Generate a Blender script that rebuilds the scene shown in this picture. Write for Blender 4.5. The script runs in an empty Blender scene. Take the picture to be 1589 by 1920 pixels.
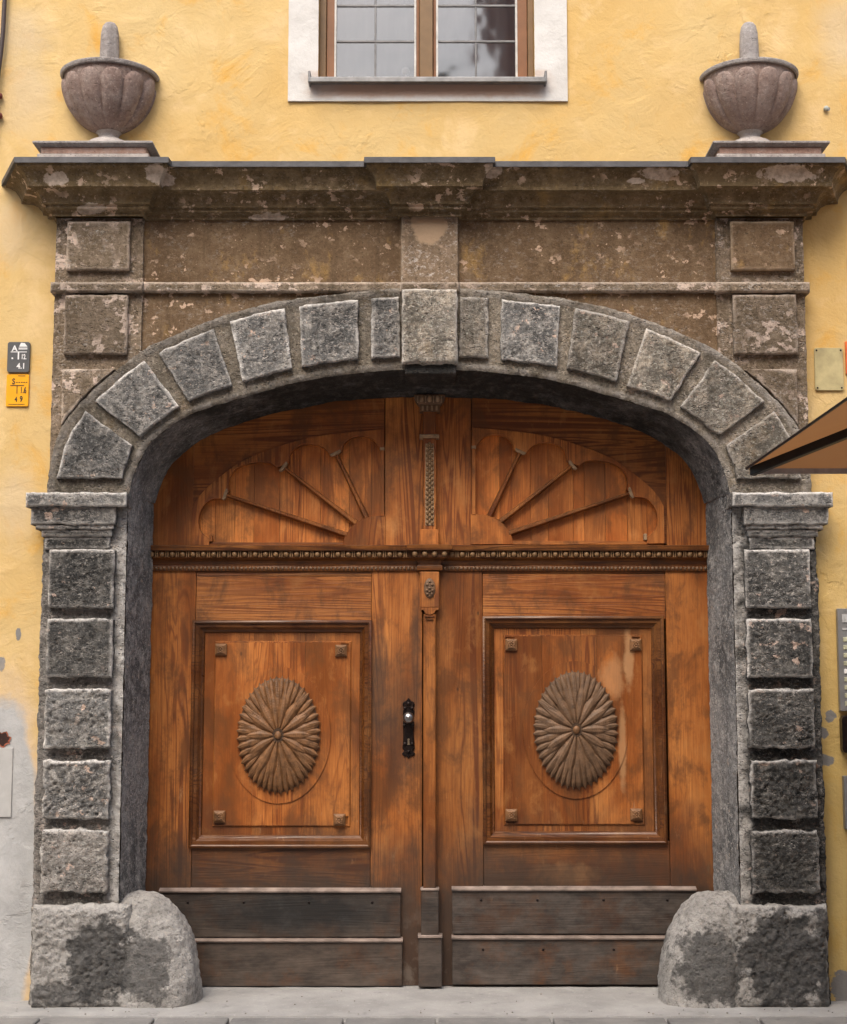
import bpy, bmesh, math, random
from mathutils import Vector, noise, Matrix
random.seed(7)
S = bpy.context.scene
COL = S.collection
# ------------------------------------------------------------------ camera, sky, sun, exposure
FPX = 2870.0; TILT = math.radians(6.6); CAM = Vector((0.0, -7.54, 1.48)); AX = 806.0
cd = bpy.data.cameras.new('camera'); cam = bpy.data.objects.new('camera', cd); COL.objects.link(cam)
cam.location = CAM; cam.rotation_euler = (math.pi/2 + TILT, 0, 0)
cd.sensor_width = 36; cd.sensor_fit = 'AUTO'; cd.lens = FPX/1920*36
cd.shift_x = -(AX-794.5)/1920; cd.clip_end = 500; cd.clip_start = 0.05
S.camera = cam
w = bpy.data.worlds.new('World'); S.world = w; w.use_nodes = True
wn = w.node_tree; bg = wn.nodes['Background']
sky = wn.nodes.new('ShaderNodeTexSky'); sky.sky_type = 'NISHITA'; sky.sun_disc = False
SUN_EL, SUN_AZ = math.radians(52), math.radians(196)      # azimuth measured clockwise from +Y
sky.sun_elevation = SUN_EL; sky.sun_rotation = SUN_AZ; sky.air_density = 1.6; sky.dust_density = 5; sky.ozone_density = 1
wn.links.new(sky.outputs[0], bg.inputs[0]); bg.inputs[1].default_value = 0.15
sd = bpy.data.lights.new('sun', 'SUN'); sd.energy = 1.3; sd.angle = math.radians(40); sd.color = (1, .95, .88)
sun = bpy.data.objects.new('sun', sd); COL.objects.link(sun)
dirv = Vector((math.sin(SUN_AZ)*math.cos(SUN_EL), math.cos(SUN_AZ)*math.cos(SUN_EL), math.sin(SUN_EL)))
sun.rotation_euler = dirv.to_track_quat('Z', 'Y').to_euler(); sun.location = (0, -3, 12)
S.view_settings.view_transform = 'Standard'; S.view_settings.look = 'None'
S.view_settings.gamma = 1; S.view_settings.use_curve_mapping = False
S.view_settings.exposure = 0.82
# ------------------------------------------------------------------ measuring helper: photo point -> point on the plane at depth Y
def W(px, py, Y):
    xv = (px-AX)/FPX; yv = -(py-960)/FPX
    dy = math.cos(TILT) - math.sin(TILT)*yv; dz = math.sin(TILT) + math.cos(TILT)*yv
    t = (Y-CAM.y)/dy
    return Vector((xv*t, Y, CAM.z+dz*t))
def Zp(py, Y): return W(AX, py, Y).z
def Xp(px, py, Y): return W(px, py, Y).x
# ------------------------------------------------------------------ mesh helpers
def fbm(p, s, o=4): return noise.fractal(p*s, 0.9, 2.1, o)
def rockd(p, amp, pit=1.0, s=11.0):
    d = fbm(p, s, 5)*0.6 + noise.noise(p*s*5.1)*0.42 - abs(noise.noise(p*s*2.3))*.5+.12
    v = noise.voronoi(p*s*4.2)[0]
    d -= max(0.0, 0.36-v[0])*3.2*pit*max(0, noise.noise(p*s*.8)+.42)
    return d*amp
class MB:
    def __init__(s): s.v = []; s.f = []; s.w = {}
    def add(s, vs, fs):
        o = len(s.v); s.v += [tuple(a) for a in vs]; s.f += [tuple(i+o for i in f) for f in fs]; return o
    def box(s, x0, x1, y0, y1, z0, z1):
        vs = [(x, y, z) for x in (x0, x1) for y in (y0, y1) for z in (z0, z1)]
        s.add(vs, [(0,1,3,2),(4,6,7,5),(0,4,5,1),(2,3,7,6),(0,2,6,4),(1,5,7,3)]); return s
    def prism(s, pts, y0, y1):                       # pts (x,z) outline, y0 front, y1 back
        n = len(pts)
        a = sum(pts[i][0]*pts[(i+1)%n][1]-pts[(i+1)%n][0]*pts[i][1] for i in range(n))
        if a < 0: pts = pts[::-1]
        vs = [(x, y0, z) for x, z in pts]+[(x, y1, z) for x, z in pts]
        fs = [tuple(range(n)), tuple(range(2*n-1, n-1, -1))]+[(i, i+n, (i+1)%n+n, (i+1)%n) for i in range(n)]
        s.add(vs, fs); return s
    def lathe(s, prof, c, n=24, a0=0, a1=2*math.pi, rfn=None):
        full = abs(a1-a0-2*math.pi) < 1e-6; m = n if full else n+1; vs = []; fs = []
        for r, z in prof:
            for i in range(m):
                a = a0+(a1-a0)*i/n; rr = rfn(r, z, a) if rfn else r
                vs.append((c[0]+rr*math.cos(a), c[1]+rr*math.sin(a), z))
        for j in range(len(prof)-1):
            for i in range(n):
                k = (i+1) % m
                fs.append((j*m+i, j*m+k, (j+1)*m+k, (j+1)*m+i))
        s.add(vs, fs); return s
    def tube(s, path, r, n=8, cap=True):
        path = [Vector(p) for p in path]; vs = []; fs = []
        for i, p in enumerate(path):
            t = (path[min(i+1, len(path)-1)]-path[max(i-1, 0)]).normalized()
            u = t.cross(Vector((0, 0, 1)));  u = u if u.length > .1 else t.cross(Vector((0, 1, 0)))
            u.normalize(); v = t.cross(u)
            for k in range(n):
                a = 2*math.pi*k/n; rr = r[i] if isinstance(r, (list, tuple)) else r
                vs.append(p+u*math.cos(a)*rr+v*math.sin(a)*rr)
        for i in range(len(path)-1):
            for k in range(n): fs.append((i*n+k, (i+1)*n+k, (i+1)*n+(k+1)%n, i*n+(k+1)%n))
        if cap: fs += [tuple(range(n)), tuple(range((len(path)-1)*n+n-1, (len(path)-1)*n-1, -1))]
        s.add(vs, fs); return s
    def ball(s, c, r, nu=10, nv=6, half=False):
        rx, ry, rz = r if isinstance(r, (tuple, list)) else (r, r, r); vs = []; fs = []
        for j in range(nv+1):
            b = -math.pi/2+math.pi*j/nv
            for i in range(nu):
                a = 2*math.pi*i/nu
                vs.append((c[0]+rx*math.cos(b)*math.cos(a), c[1]+ry*math.cos(b)*math.sin(a), c[2]+rz*math.sin(b)))
        for j in range(nv):
            for i in range(nu): fs.append((j*nu+i, j*nu+(i+1)%nu, (j+1)*nu+(i+1)%nu, (j+1)*nu+i))
        s.add(vs, fs); return s
    def sheet(s, G, amp=0, seed=0, pit=1, sc=11.0, flip=False, edge=0):
        nu = len(G); nv = len(G[0]); vs = []; off = Vector((seed*3.7, seed*1.3, seed*2.1)); base = len(s.v)
        for i in range(nu):
            for j in range(nv):
                p = G[i][j]
                if amp:
                    a = G[min(i+1, nu-1)][j]-G[max(i-1, 0)][j]; b = G[i][min(j+1, nv-1)]-G[i][max(j-1, 0)]
                    n = a.cross(b)
                    n = n.normalized() if n.length > 1e-12 else Vector((0, -1, 0))
                    if flip: n = -n
                    p = p + n*rockd(p+off, amp, pit, sc)
                vs.append(p)
        fs = []
        for i in range(nu-1):
            for j in range(nv-1):
                f = (i*nv+j, (i+1)*nv+j, (i+1)*nv+j+1, i*nv+j+1)
                fs.append(f[::-1] if flip else f)
        s.add(vs, fs); return s
    def block(s, mp, yf, yb, nu, nv, r=.02, amp=.006, rag=.006, seed=0, pit=1, sc=11.0, nd=5):
        # mp(u,v)->(X,Z); a rough hewn stone with rounded arrises and ragged edges
        off = Vector((seed*3.7, seed*1.3, seed*2.1)); P = [[None]*(nv+1) for _ in range(nu+1)]
        for i in range(nu+1):
            for j in range(nv+1):
                x, z = mp(i/nu, j/nv); P[i][j] = Vector((x, yf, z))
        cx = P[nu//2][nv//2]
        Lu = (P[nu][nv//2]-P[0][nv//2]).length; Lv = (P[nu//2][nv]-P[nu//2][0]).length
        base = len(s.v); vs = []
        for i in range(nu+1):
            for j in range(nv+1):
                p = P[i][j].copy(); du = min(i, nu-i)/nu*Lu; dv = min(j, nv-j)/nv*Lv; de = min(du, dv)
                q = p+off; back = 0
                if de < r: back = r-math.sqrt(max(0, r*r-(r-de)**2))
                k = max(0, 1-de/.03)
                if k > 0:
                    c = (p-cx); c.y = 0
                    ax = noise.noise(q*17+Vector((5, 0, 0)))+.5*noise.noise(q*41); az = noise.noise(q*17+Vector((0, 9, 0)))+.5*noise.noise(q*45)
                    p.x += ax*rag*k; p.z += az*rag*k
                p.y += back - rockd(q, amp, pit, sc)*(1-.4*k)
                vs.append(p)
                wv = max(0, 1-de/.016)*(.6+.8*noise.noise(q*9)+ (.6 if nv-j <= 2 else 0))  # paler arrises: wear plus painted highlight, stronger along the top edge
                s.w[base+len(vs)-1] = max(0, min(1, wv))
        fs = []
        for i in range(nu):
            for j in range(nv): fs.append((i*(nv+1)+j, (i+1)*(nv+1)+j, (i+1)*(nv+1)+j+1, i*(nv+1)+j+1))
        loop = [(i, 0) for i in range(nu)]+[(nu, j) for j in range(nv)]+[(i, nv) for i in range(nu, 0, -1)]+[(0, j) for j in range(nv, 0, -1)]
        prev = [i*(nv+1)+j for i, j in loop]
        for k in range(1, nd+1):
            cur = []
            for (i, j), pi in zip(loop, prev):
                p0 = vs[loop_index(i, j, nv)].copy(); t = k/nd; y = p0.y+(yb-p0.y)*t
                c = p0-cx; c.y = 0; c.normalize(); q = Vector((p0.x, y, p0.z))+off
                p = Vector((p0.x, y, p0.z))+c*rockd(q, amp*.6, pit, sc)*(1 if k < nd else 0)
                vs.append(p); cur.append(len(vs)-1)
            m = len(loop)
            for a in range(m): fs.append((prev[a], cur[a], cur[(a+1)%m], prev[(a+1)%m]))
            prev = cur
        s.add(vs, fs); return s
    def rings(s, rect, prof, closed_in=False):      # rect (x0,x1,z0,z1); prof [(inset,y)]
        x0, x1, z0, z1 = rect; vs = []; fs = []
        for d, y in prof: vs += [(x0+d, y, z0+d), (x1-d, y, z0+d), (x1-d, y, z1-d), (x0+d, y, z1-d)]
        for k in range(len(prof)-1):
            for i in range(4): fs.append((k*4+i, k*4+(i+1)%4, k*4+4+(i+1)%4, k*4+4+i))
        s.add(vs, fs); return s
def loop_index(i, j, nv): return i*(nv+1)+j
def tagit(o, label=None, cat=None, group=None, kind=None):
    if label: o['label'] = label
    if cat: o['category'] = cat
    if group: o['group'] = group
    if kind: o['kind'] = kind
    return o
def thing(name, label, cat, loc, group=None):
    o = bpy.data.objects.new(name, None); COL.objects.link(o); o.location = loc; o.empty_display_size = .1
    return tagit(o, label, cat, group)
def world_loc(o):
    l = Vector(o.location)
    while o.parent: o = o.parent; l += Vector(o.location)
    return l
def make(name, mb, mat, parent=None, smooth=False, bevel=0, label=None, cat=None, group=None, kind=None, seg=1, loc=None):
    me = bpy.data.meshes.new(name); me.from_pydata(mb.v, [], mb.f)
    if mb.w:
        at = me.attributes.new('wear_light', 'FLOAT', 'POINT')
        for i, x in mb.w.items(): at.data[i].value = x
    if bevel or not mb.w:
        bm = bmesh.new(); bm.from_mesh(me)
        bmesh.ops.recalc_face_normals(bm, faces=bm.faces)
        if bevel:
            es = [e for e in bm.edges if len(e.link_faces) == 2 and e.calc_face_angle(0) > .5]
            bmesh.ops.bevel(bm, geom=es, offset=bevel, segments=seg, affect='EDGES', clamp_overlap=True)
        bm.to_mesh(me); bm.free()
    if loc is None:
        xs = [v.co for v in me.vertices]
        loc = Vector([(min(c[i] for c in xs)+max(c[i] for c in xs))/2 for i in range(3)])
    loc = Vector(loc); me.transform(Matrix.Translation(-loc))
    if smooth:
        me.polygons.foreach_set('use_smooth', [True]*len(me.polygons))
        if smooth == 'auto': me.set_sharp_from_angle(angle=math.radians(38))
    me.materials.append(mat)
    o = bpy.data.objects.new(name, me); COL.objects.link(o)
    o.location = loc - (world_loc(parent) if parent else Vector())
    if parent: o.parent = parent
    return tagit(o, label, cat, group, kind)
def copy_tree(o, parent=None):
    c = o.copy(); COL.objects.link(c); c.parent = parent
    for ch in list(o.children): copy_tree(ch, c)
    return c
def text_part(name, txt, size, x, y, z, mat, parent, sx=1.0, depth=.0008):
    cu = bpy.data.curves.new('t', 'FONT'); cu.body = txt; cu.size = size; cu.extrude = depth; cu.offset = size*.025; cu.align_x = 'CENTER'
    ob = bpy.data.objects.new('t', cu); COL.objects.link(ob)
    dg = bpy.context.evaluated_depsgraph_get(); me = bpy.data.meshes.new_from_object(ob.evaluated_get(dg))
    bpy.data.objects.remove(ob)
    me.transform(Matrix.Rotation(math.pi/2, 4, 'X')); me.transform(Matrix.Diagonal((sx, 1, 1, 1)))
    me.materials.clear(); me.materials.append(mat); me.name = name
    o = bpy.data.objects.new(name, me); COL.objects.link(o); o.location = Vector((x, y, z))-world_loc(parent); o.parent = parent
    return o
# ------------------------------------------------------------------ materials
class M:
    def __init__(s, name, rough=.8, spec=.3):
        s.m = bpy.data.materials.new(name); s.m.use_nodes = True; s.t = s.m.node_tree
        s.b = s.t.nodes['Principled BSDF']; s.b.inputs['Roughness'].default_value = rough
        s.b.inputs['Specular IOR Level'].default_value = spec
        s.pos = s.n('ShaderNodeNewGeometry').outputs['Position']
        sep = s.n('ShaderNodeSeparateXYZ'); s.l(s.pos, sep.inputs[0]); s.x, s.y, s.z = sep.outputs
        s.rnd = None
    def n(s, t): return s.t.nodes.new(t)
    def l(s, a, b): s.t.links.new(a, b)
    def put(s, a, inp):
        if isinstance(a, (int, float)): inp.default_value = a
        elif isinstance(a, tuple): inp.default_value = (*a, 1) if len(inp.default_value) == 4 and len(a) == 3 else a
        else: s.l(a, inp)
    def math(s, op, a, b=0, c=None, clamp=False):
        n = s.n('ShaderNodeMath'); n.operation = op; n.use_clamp = clamp; s.put(a, n.inputs[0]); s.put(b, n.inputs[1])
        if c is not None: s.put(c, n.inputs[2])
        return n.outputs[0]
    def rand(s):
        if s.rnd is None: s.rnd = s.n('ShaderNodeObjectInfo').outputs['Random']
        return s.rnd
    def vec(s, sc=(1, 1, 1), randoff=0, swap=False):
        v = s.pos
        if randoff:
            r = s.math('MULTIPLY', s.rand(), randoff); a = s.n('ShaderNodeVectorMath'); a.operation = 'ADD'; s.l(v, a.inputs[0])
            c = s.n('ShaderNodeCombineXYZ'); s.l(r, c.inputs[0]); s.l(r, c.inputs[1]); s.l(r, c.inputs[2]); s.l(c.outputs[0], a.inputs[1]); v = a.outputs[0]
        m = s.n('ShaderNodeVectorMath'); m.operation = 'MULTIPLY'; s.l(v, m.inputs[0]); m.inputs[1].default_value = sc
        return m.outputs[0]
    def nz(s, scale, detail=4, rough=.55, dist=0, v=None):
        n = s.n('ShaderNodeTexNoise'); s.l(v if v is not None else s.pos, n.inputs['Vector'])
        n.inputs['Scale'].default_value = scale; n.inputs['Detail'].default_value = detail
        n.inputs['Roughness'].default_value = rough; n.inputs['Distortion'].default_value = dist
        return n.outputs['Fac']
    def vor(s, scale, v=None, feat='F1'):
        n = s.n('ShaderNodeTexVoronoi'); n.feature = feat; s.l(v if v is not None else s.pos, n.inputs['Vector']); n.inputs['Scale'].default_value = scale
        return n.outputs['Distance']
    def mr(s, a, a0, a1, b0=0, b1=1):
        n = s.n('ShaderNodeMapRange'); n.clamp = True; s.put(a, n.inputs[0])
        for k, x in zip((1, 2, 3, 4), (a0, a1, b0, b1)): s.put(x, n.inputs[k])
        return n.outputs[0]
    def mix(s, f, a, b, blend='MIX'):
        n = s.n('ShaderNodeMix'); n.data_type = 'RGBA'; n.blend_type = blend
        s.put(f, n.inputs[0]); s.put(a, n.inputs[6]); s.put(b, n.inputs[7]); return n.outputs[2]
    def blob(s, px, py, rx, ry, Y=0, amp=.6, scale=9, soft=.25):     # an irregular stain at a fixed place
        c = W(px, py, Y); k = (W(px+100, py, Y).x-c.x)/100
        dx = s.math('DIVIDE', s.math('SUBTRACT', s.x, c.x), rx*k); dz = s.math('DIVIDE', s.math('SUBTRACT', s.z, c.z), ry*k)
        d = s.math('SQRT', s.math('ADD', s.math('MULTIPLY', dx, dx), s.math('MULTIPLY', dz, dz)))
        d = s.math('ADD', d, s.math('MULTIPLY', s.math('SUBTRACT', s.nz(scale, 5, .65), .5), amp*2))
        return s.mr(d, 1+soft, 1-soft)
    def bump(s, h, dist, strength=1, prev=None):
        n = s.n('ShaderNodeBump'); s.put(h, n.inputs['Height']); n.inputs['Distance'].default_value = dist; n.inputs['Strength'].default_value = strength
        if prev is not None: s.l(prev, n.inputs['Normal'])
        return n.outputs[0]
    def done(s, col, nrm=None, rough=None):
        s.put(col, s.b.inputs['Base Color'])
        if nrm is not None: s.l(nrm, s.b.inputs['Normal'])
        if rough is not None: s.put(rough, s.b.inputs['Roughness'])
        return s.m

def stone(name, c0, c1, c2, chip=None, chipamt=.66, ochre=None, wear_light_col=(.5, .47, .44), pits=1.0, fine=1.0, specks=.5, crest_light=(.46, .42, .385)):
    m = M(name, .88, .2)
    a = m.nz(2.6, 5, .6); b = m.nz(13, 6, .68); g = m.nz(70, 5, .72)
    col = m.mix(m.mr(a, .38, .62), c0, c1)
    col = m.mix(m.mr(b, .47, .66), col, c2)
    if ochre: col = m.mix(m.math('MULTIPLY', m.mr(m.nz(4.3, 7, .72, v=m.vec((1.3, 1, .8))), .56, .68), .75), col, ochre)
    col = m.mix(m.mr(g, .60, .76), col, tuple(min(.75, x*2.1+.05) for x in c2))
    col = m.mix(m.mr(g, .42, .30), col, tuple(x*.4 for x in c0))
    if chip:
        k = m.math('MULTIPLY', m.mr(m.nz(15, 5, .62, v=m.vec((1, 1, 1.15))), chipamt, chipamt+.02), m.mr(m.nz(3.1, 3, .6), .47, .56))
        col = m.mix(k, col, chip)
        col = m.mix(m.mr(m.nz(48, 3, .5), .72, .74), col, chip)
    at = m.n('ShaderNodeAttribute'); at.attribute_name = 'wear_light'
    wv = m.math('MULTIPLY', at.outputs['Fac'], m.mr(m.nz(22, 4, .65), .30, .50, 0, 1.25), clamp=True)
    col = m.mix(wv, col, wear_light_col)  # edge wear and edge highlight, both put into the colour
    v = m.mr(m.vor(55, v=m.vec((1, 1, 1.4))), .0, .33)
    vk = m.mr(m.nz(9, 3), .42, .6); pit = m.math('MULTIPLY', m.math('SUBTRACT', 1, v), vk)
    col = m.mix(m.math('MULTIPLY', pit, .55*pits), col, tuple(x*.35 for x in c0))  # shade in the bump's pits painted as darker colour
    cr = m.mr(m.nz(62, 6, .75, .4), .53, .66); col = m.mix(m.math('MULTIPLY', cr, .5*specks*2), col, tuple(min(.8, x*1.9+.04) for x in c2))
    dk = m.mr(m.nz(48, 6, .75, .3), .47, .34); col = m.mix(m.math('MULTIPLY', dk, .75*specks*2), col, tuple(x*.35 for x in c0))
    ck = m.math('MULTIPLY', m.mr(m.nz(34, 9, .85, .2, v=m.vec((1, 1, 1.6))), .545, .585), m.mr(m.nz(4.5, 4, .6), .40, .58))
    col = m.mix(m.math('MULTIPLY', ck, min(1, .95*specks*2)), col, crest_light)  # light on the raised grain painted as pale crests
    if specks > .3:
        tn = m.mr(m.rand(), 0, 1, .78, 1.28); tc = m.n('ShaderNodeCombineXYZ')
        for i in range(3): m.l(tn, tc.inputs[i])
        col = m.mix(1.0, col, tc.outputs[0], 'MULTIPLY')
    st = m.math('MULTIPLY', m.mr(m.nz(1, 5, .6, v=m.vec((16, 4, 1.1))), .54, .70), m.mr(m.nz(2.2, 3), .42, .6))
    col = m.mix(m.math('MULTIPLY', st, .5), col, tuple(x*.45 for x in c0))
    h = m.math('ADD', m.math('MULTIPLY', m.nz(38, 8, .76), 1.0), m.math('MULTIPLY', pit, -.8*pits))
    n = m.bump(h, .034*fine, 1.0)
    return m.done(col, n)

def wood(name, axis='z', tone=1.0, dirt=True, sat=1.0, gloss=.42, extra=None, recess=.36):
    m = M(name, gloss, .45)
    lo = {'z': (1, 1, .055), 'x': (.055, 1, 1)}[axis]
    v = m.vec(lo, 11.0)
    ring = m.nz(7, 3, .45, .9, v=v)
    line = m.math('SINE', m.math('MULTIPLY', ring, 95.0))
    fib = m.nz(170, 4, .6, v=m.vec(tuple(x if x == 1 else .03 for x in lo), 3.0))
    broad = m.nz(3.2, 4, .6, v=m.vec(tuple(1 if x == 1 else .3 for x in lo), 5.0))
    K = tone
    dark = (.115*K, .028*K, .005*K); mid = (.265*K, .078*K, .014*K); lite = (.42*K, .16*K, .036*K)
    col = m.mix(m.mr(broad, .36, .66), mid, lite)
    col = m.mix(m.mr(broad, .5, .3), col, tuple(x*.62 for x in mid))
    kk = m.math('MULTIPLY', m.mr(line, .15, 1), m.mr(m.nz(2.0, 2, v=v), .44, .56))
    col = m.mix(m.math('MULTIPLY', kk, .92), col, dark)
    col = m.mix(m.mr(fib, .62, .38, 0, .45), col, dark)
    tn = m.mr(m.rand(), 0, 1, .72, 1.22); tc = m.n('ShaderNodeCombineXYZ')
    for i in range(3): m.l(tn, tc.inputs[i])
    col = m.mix(1.0, col, tc.outputs[0], 'MULTIPLY')
    # knots and nail marks
    kn = m.mr(m.vor(5.5, v=m.vec((1, .1, .55) if axis == 'z' else (.55, .1, 1), 9.0)), .045, .02)
    col = m.mix(m.math('MULTIPLY', kn, .85), col, (.03, .012, .004))
    # scuffs: pale worn flecks
    sc = m.math('MULTIPLY', m.mr(m.nz(16, 6, .7, v=m.vec((1.4, 1, .45))), .62, .72), m.mr(m.z, 2.0, .7))
    col = m.mix(m.math('MULTIPLY', sc, .65), col, (.44, .25, .125))
    rough = gloss
    mot = m.nz(6, 7, .7, .3, v=m.vec((1, 1, .6)))
    col = m.mix(m.mr(mot, .52, .40, 0, .72), col, (.10*K, .036*K, .010*K)); col = m.mix(m.mr(mot, .56, .72, 0, .45), col, (.44*K, .21*K, .068*K))
    if extra: col = extra(m, col)
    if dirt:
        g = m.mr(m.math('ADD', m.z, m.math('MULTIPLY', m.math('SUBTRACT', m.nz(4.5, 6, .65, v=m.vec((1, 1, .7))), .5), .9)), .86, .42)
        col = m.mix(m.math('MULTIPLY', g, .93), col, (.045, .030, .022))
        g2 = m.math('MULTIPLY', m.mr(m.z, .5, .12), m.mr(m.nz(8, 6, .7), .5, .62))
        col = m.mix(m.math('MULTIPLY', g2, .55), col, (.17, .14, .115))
    h = m.math('ADD', m.math('MULTIPLY', fib, .8), m.math('MULTIPLY', line, .12))
    n = m.bump(h, .0025, .6)
    return m.done(col, n, m.mr(broad, .3, .7, gloss-.06, gloss+.14))
def plain(name, col, rough=.6, metal=0, spec=.4, var=.25, sc=20, bmp=.001):
    m = M(name, rough, spec); m.b.inputs['Metallic'].default_value = metal
    c = m.mix(m.mr(m.nz(sc, 5, .6), .3, .7), tuple(x*(1-var) for x in col), tuple(min(1, x*(1+var)) for x in col))
    return m.done(c, m.bump(m.nz(sc*5, 4, .6), bmp, .6))
# stones
ROCK = stone('pitted_grey_stone', (.042, .042, .042), (.100, .098, .095), (.20, .19, .175), crest_light=(.56, .52, .48), chip=(.56, .42, .35), chipamt=.61, wear_light_col=(.76, .73, .70), pits=1.1)
ROCKW = stone('warm_grey_stone', (.135, .12, .10), (.30, .27, .23), (.50, .43, .35), crest_light=(.66, .60, .54), chip=(.62, .46, .38), chipamt=.60, wear_light_col=(.72, .67, .62), ochre=(.27, .19, .11))
ROCKL = stone('arch_grey_stone', (.085, .085, .084), (.21, .207, .202), (.38, .36, .335), crest_light=(.58, .53, .49), chip=(.62, .45, .36), chipamt=.61, wear_light_col=(.80, .77, .74))
ROCKP = stone('pale_worn_stone', (.15, .14, .13), (.33, .31, .29), (.44, .40, .37), crest_light=(.66, .60, .55), chip=(.66, .50, .43), chipamt=.62, wear_light_col=(.7, .68, .66))
BROWN = stone('brown_stone', (.125, .080, .045), (.17, .112, .066), (.21, .145, .088), chip=(.58, .42, .31), chipamt=.585, ochre=(.42, .26, .09), wear_light_col=(.40, .31, .22), fine=.35, pits=.35, specks=.18)
BROWNC = stone('brown_cornice_stone', (.12, .085, .045), (.18, .13, .07), (.25, .185, .11), chip=(.60, .45, .34), chipamt=.575, ochre=(.30, .20, .08), wear_light_col=(.40, .31, .22), fine=.4, pits=.4, specks=.18)
# lime repairs left on the cornice as pale ragged patches
BROWNL = stone('brown_grey_block_stone', (.15, .112, .074), (.22, .17, .12), (.28, .22, .165), chip=(.66, .53, .45), chipamt=.545, wear_light_col=(.58, .48, .40), fine=.8)
JOINT = stone('brown_joint_stone', (.17, .15, .12), (.29, .25, .20), (.39, .34, .28), chip=(.5, .40, .32), chipamt=.64, wear_light_col=(.4, .37, .34), ochre=(.22, .16, .09))
SOOT_ = stone('soot_blackened_stone', (.020, .020, .020), (.042, .040, .038), (.085, .08, .074), chip=(.34, .28, .23), chipamt=.68, wear_light_col=(.5, .45, .4), fine=.7)
def reopen(m_):
    mm = M.__new__(M); mm.m = m_; mm.t = m_.node_tree; mm.b = mm.t.nodes['Principled BSDF']; mm.rnd = None
    mm.pos = mm.n('ShaderNodeNewGeometry').outputs['Position']; sp = mm.n('ShaderNodeSeparateXYZ'); mm.l(mm.pos, sp.inputs[0]); mm.x, mm.y, mm.z = sp.outputs
    return mm, mm.b.inputs['Base Color'].links[0].from_socket
REVEAL = stone('dark_reveal_stone', (.11, .112, .115), (.25, .252, .255), (.42, .41, .40), crest_light=(.62, .58, .54), chip=(.42, .36, .31), chipamt=.64, wear_light_col=(.6, .5, .45), fine=.8, specks=.5)
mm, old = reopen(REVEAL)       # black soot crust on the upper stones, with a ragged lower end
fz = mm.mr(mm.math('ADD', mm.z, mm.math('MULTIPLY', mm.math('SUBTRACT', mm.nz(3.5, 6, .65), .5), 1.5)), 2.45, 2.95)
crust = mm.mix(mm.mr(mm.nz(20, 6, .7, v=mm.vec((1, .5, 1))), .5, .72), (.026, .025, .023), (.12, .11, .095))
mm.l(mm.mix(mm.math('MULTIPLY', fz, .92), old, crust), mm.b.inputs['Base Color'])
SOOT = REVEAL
URN = stone('pink_grey_granite', (.23, .165, .145), (.29, .22, .195), (.34, .275, .25), wear_light_col=(.4, .36, .34), fine=.3, pits=.5, specks=.18)
URNT = stone('grey_granite', (.26, .235, .23), (.34, .32, .315), (.40, .38, .38), wear_light_col=(.4, .4, .4), fine=.3, pits=.5, specks=.18)
LEAD = plain('dark_lead_coping', (.085, .085, .092), .6, .3, var=.3, sc=14, bmp=.003)
PINK = stone('pink_plaster', (.32, .20, .16), (.40, .26, .21), (.42, .31, .27), fine=.25, pits=.3, specks=.18)
FOOT = stone('pale_granite', (.38, .33, .31), (.46, .42, .40), (.5, .46, .44), fine=.3, pits=.4, specks=.18)
mm, old = reopen(BROWNC)
for b in ((300, 333, 26, 15, -.25), (1480, 328, 50, 13, -.285), (925, 313, 16, 9, -.33), (505, 405, 34, 6, -.112), (1240, 325, 34, 10, -.26), (170, 395, 26, 8, -.15), (1195, 335, 16, 5, -.26), (110, 340, 20, 12, -.25)):
    old = mm.mix(mm.blob(*b[:4], Y=b[4], amp=1.1, scale=20, soft=.07), old, mm.mix(mm.mr(mm.nz(30, 5, .7), .35, .6), (.36, .29, .23), (.62, .52, .44)))
mm.l(old, mm.b.inputs['Base Color'])
def plinth_mat(name, blobs):
    m = M(name, .9, .15)
    a = m.nz(5, 6, .65); g = m.nz(55, 6, .75)
    col = m.mix(m.mr(a, .35, .65), (.33, .32, .305), (.50, .485, .47))
    col = m.mix(m.mr(m.nz(26, 9, .8), .50, .42, 0, .5), col, (.16, .155, .15))
    col = m.mix(m.mr(g, .56, .74), col, (.62, .54, .49)); col = m.mix(m.mr(g, .45, .32), col, (.14, .13, .12))
    for b in blobs: col = m.mix(m.math('MULTIPLY', m.blob(*b[:4], Y=-.15, amp=.95, scale=13, soft=.10), b[4]), col, m.mix(m.mr(m.nz(24, 6, .7), .4, .66), (.062, .062, .063), (.15, .145, .14)))
    at = m.n('ShaderNodeAttribute'); at.attribute_name = 'wear_light'; col = m.mix(m.math('MULTIPLY', at.outputs['Fac'], .5), col, (.66, .64, .61))
    h = m.math('ADD', m.nz(38, 8, .75), m.math('MULTIPLY', m.mr(m.vor(42), 0, .35), .35))
    return m.done(col, m.bump(h, .024, .9))
PLINTHL = plinth_mat('plinth_stone_left', [(185, 1800, 62, 78, .95), (110, 1865, 60, 20, .8), (270, 1815, 50, 62, .75)])
PLINTHR = plinth_mat('plinth_stone_right', [(1470, 1800, 90, 90, 1.0), (1330, 1815, 60, 68, .85), (1560, 1800, 40, 110, .9)])
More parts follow.
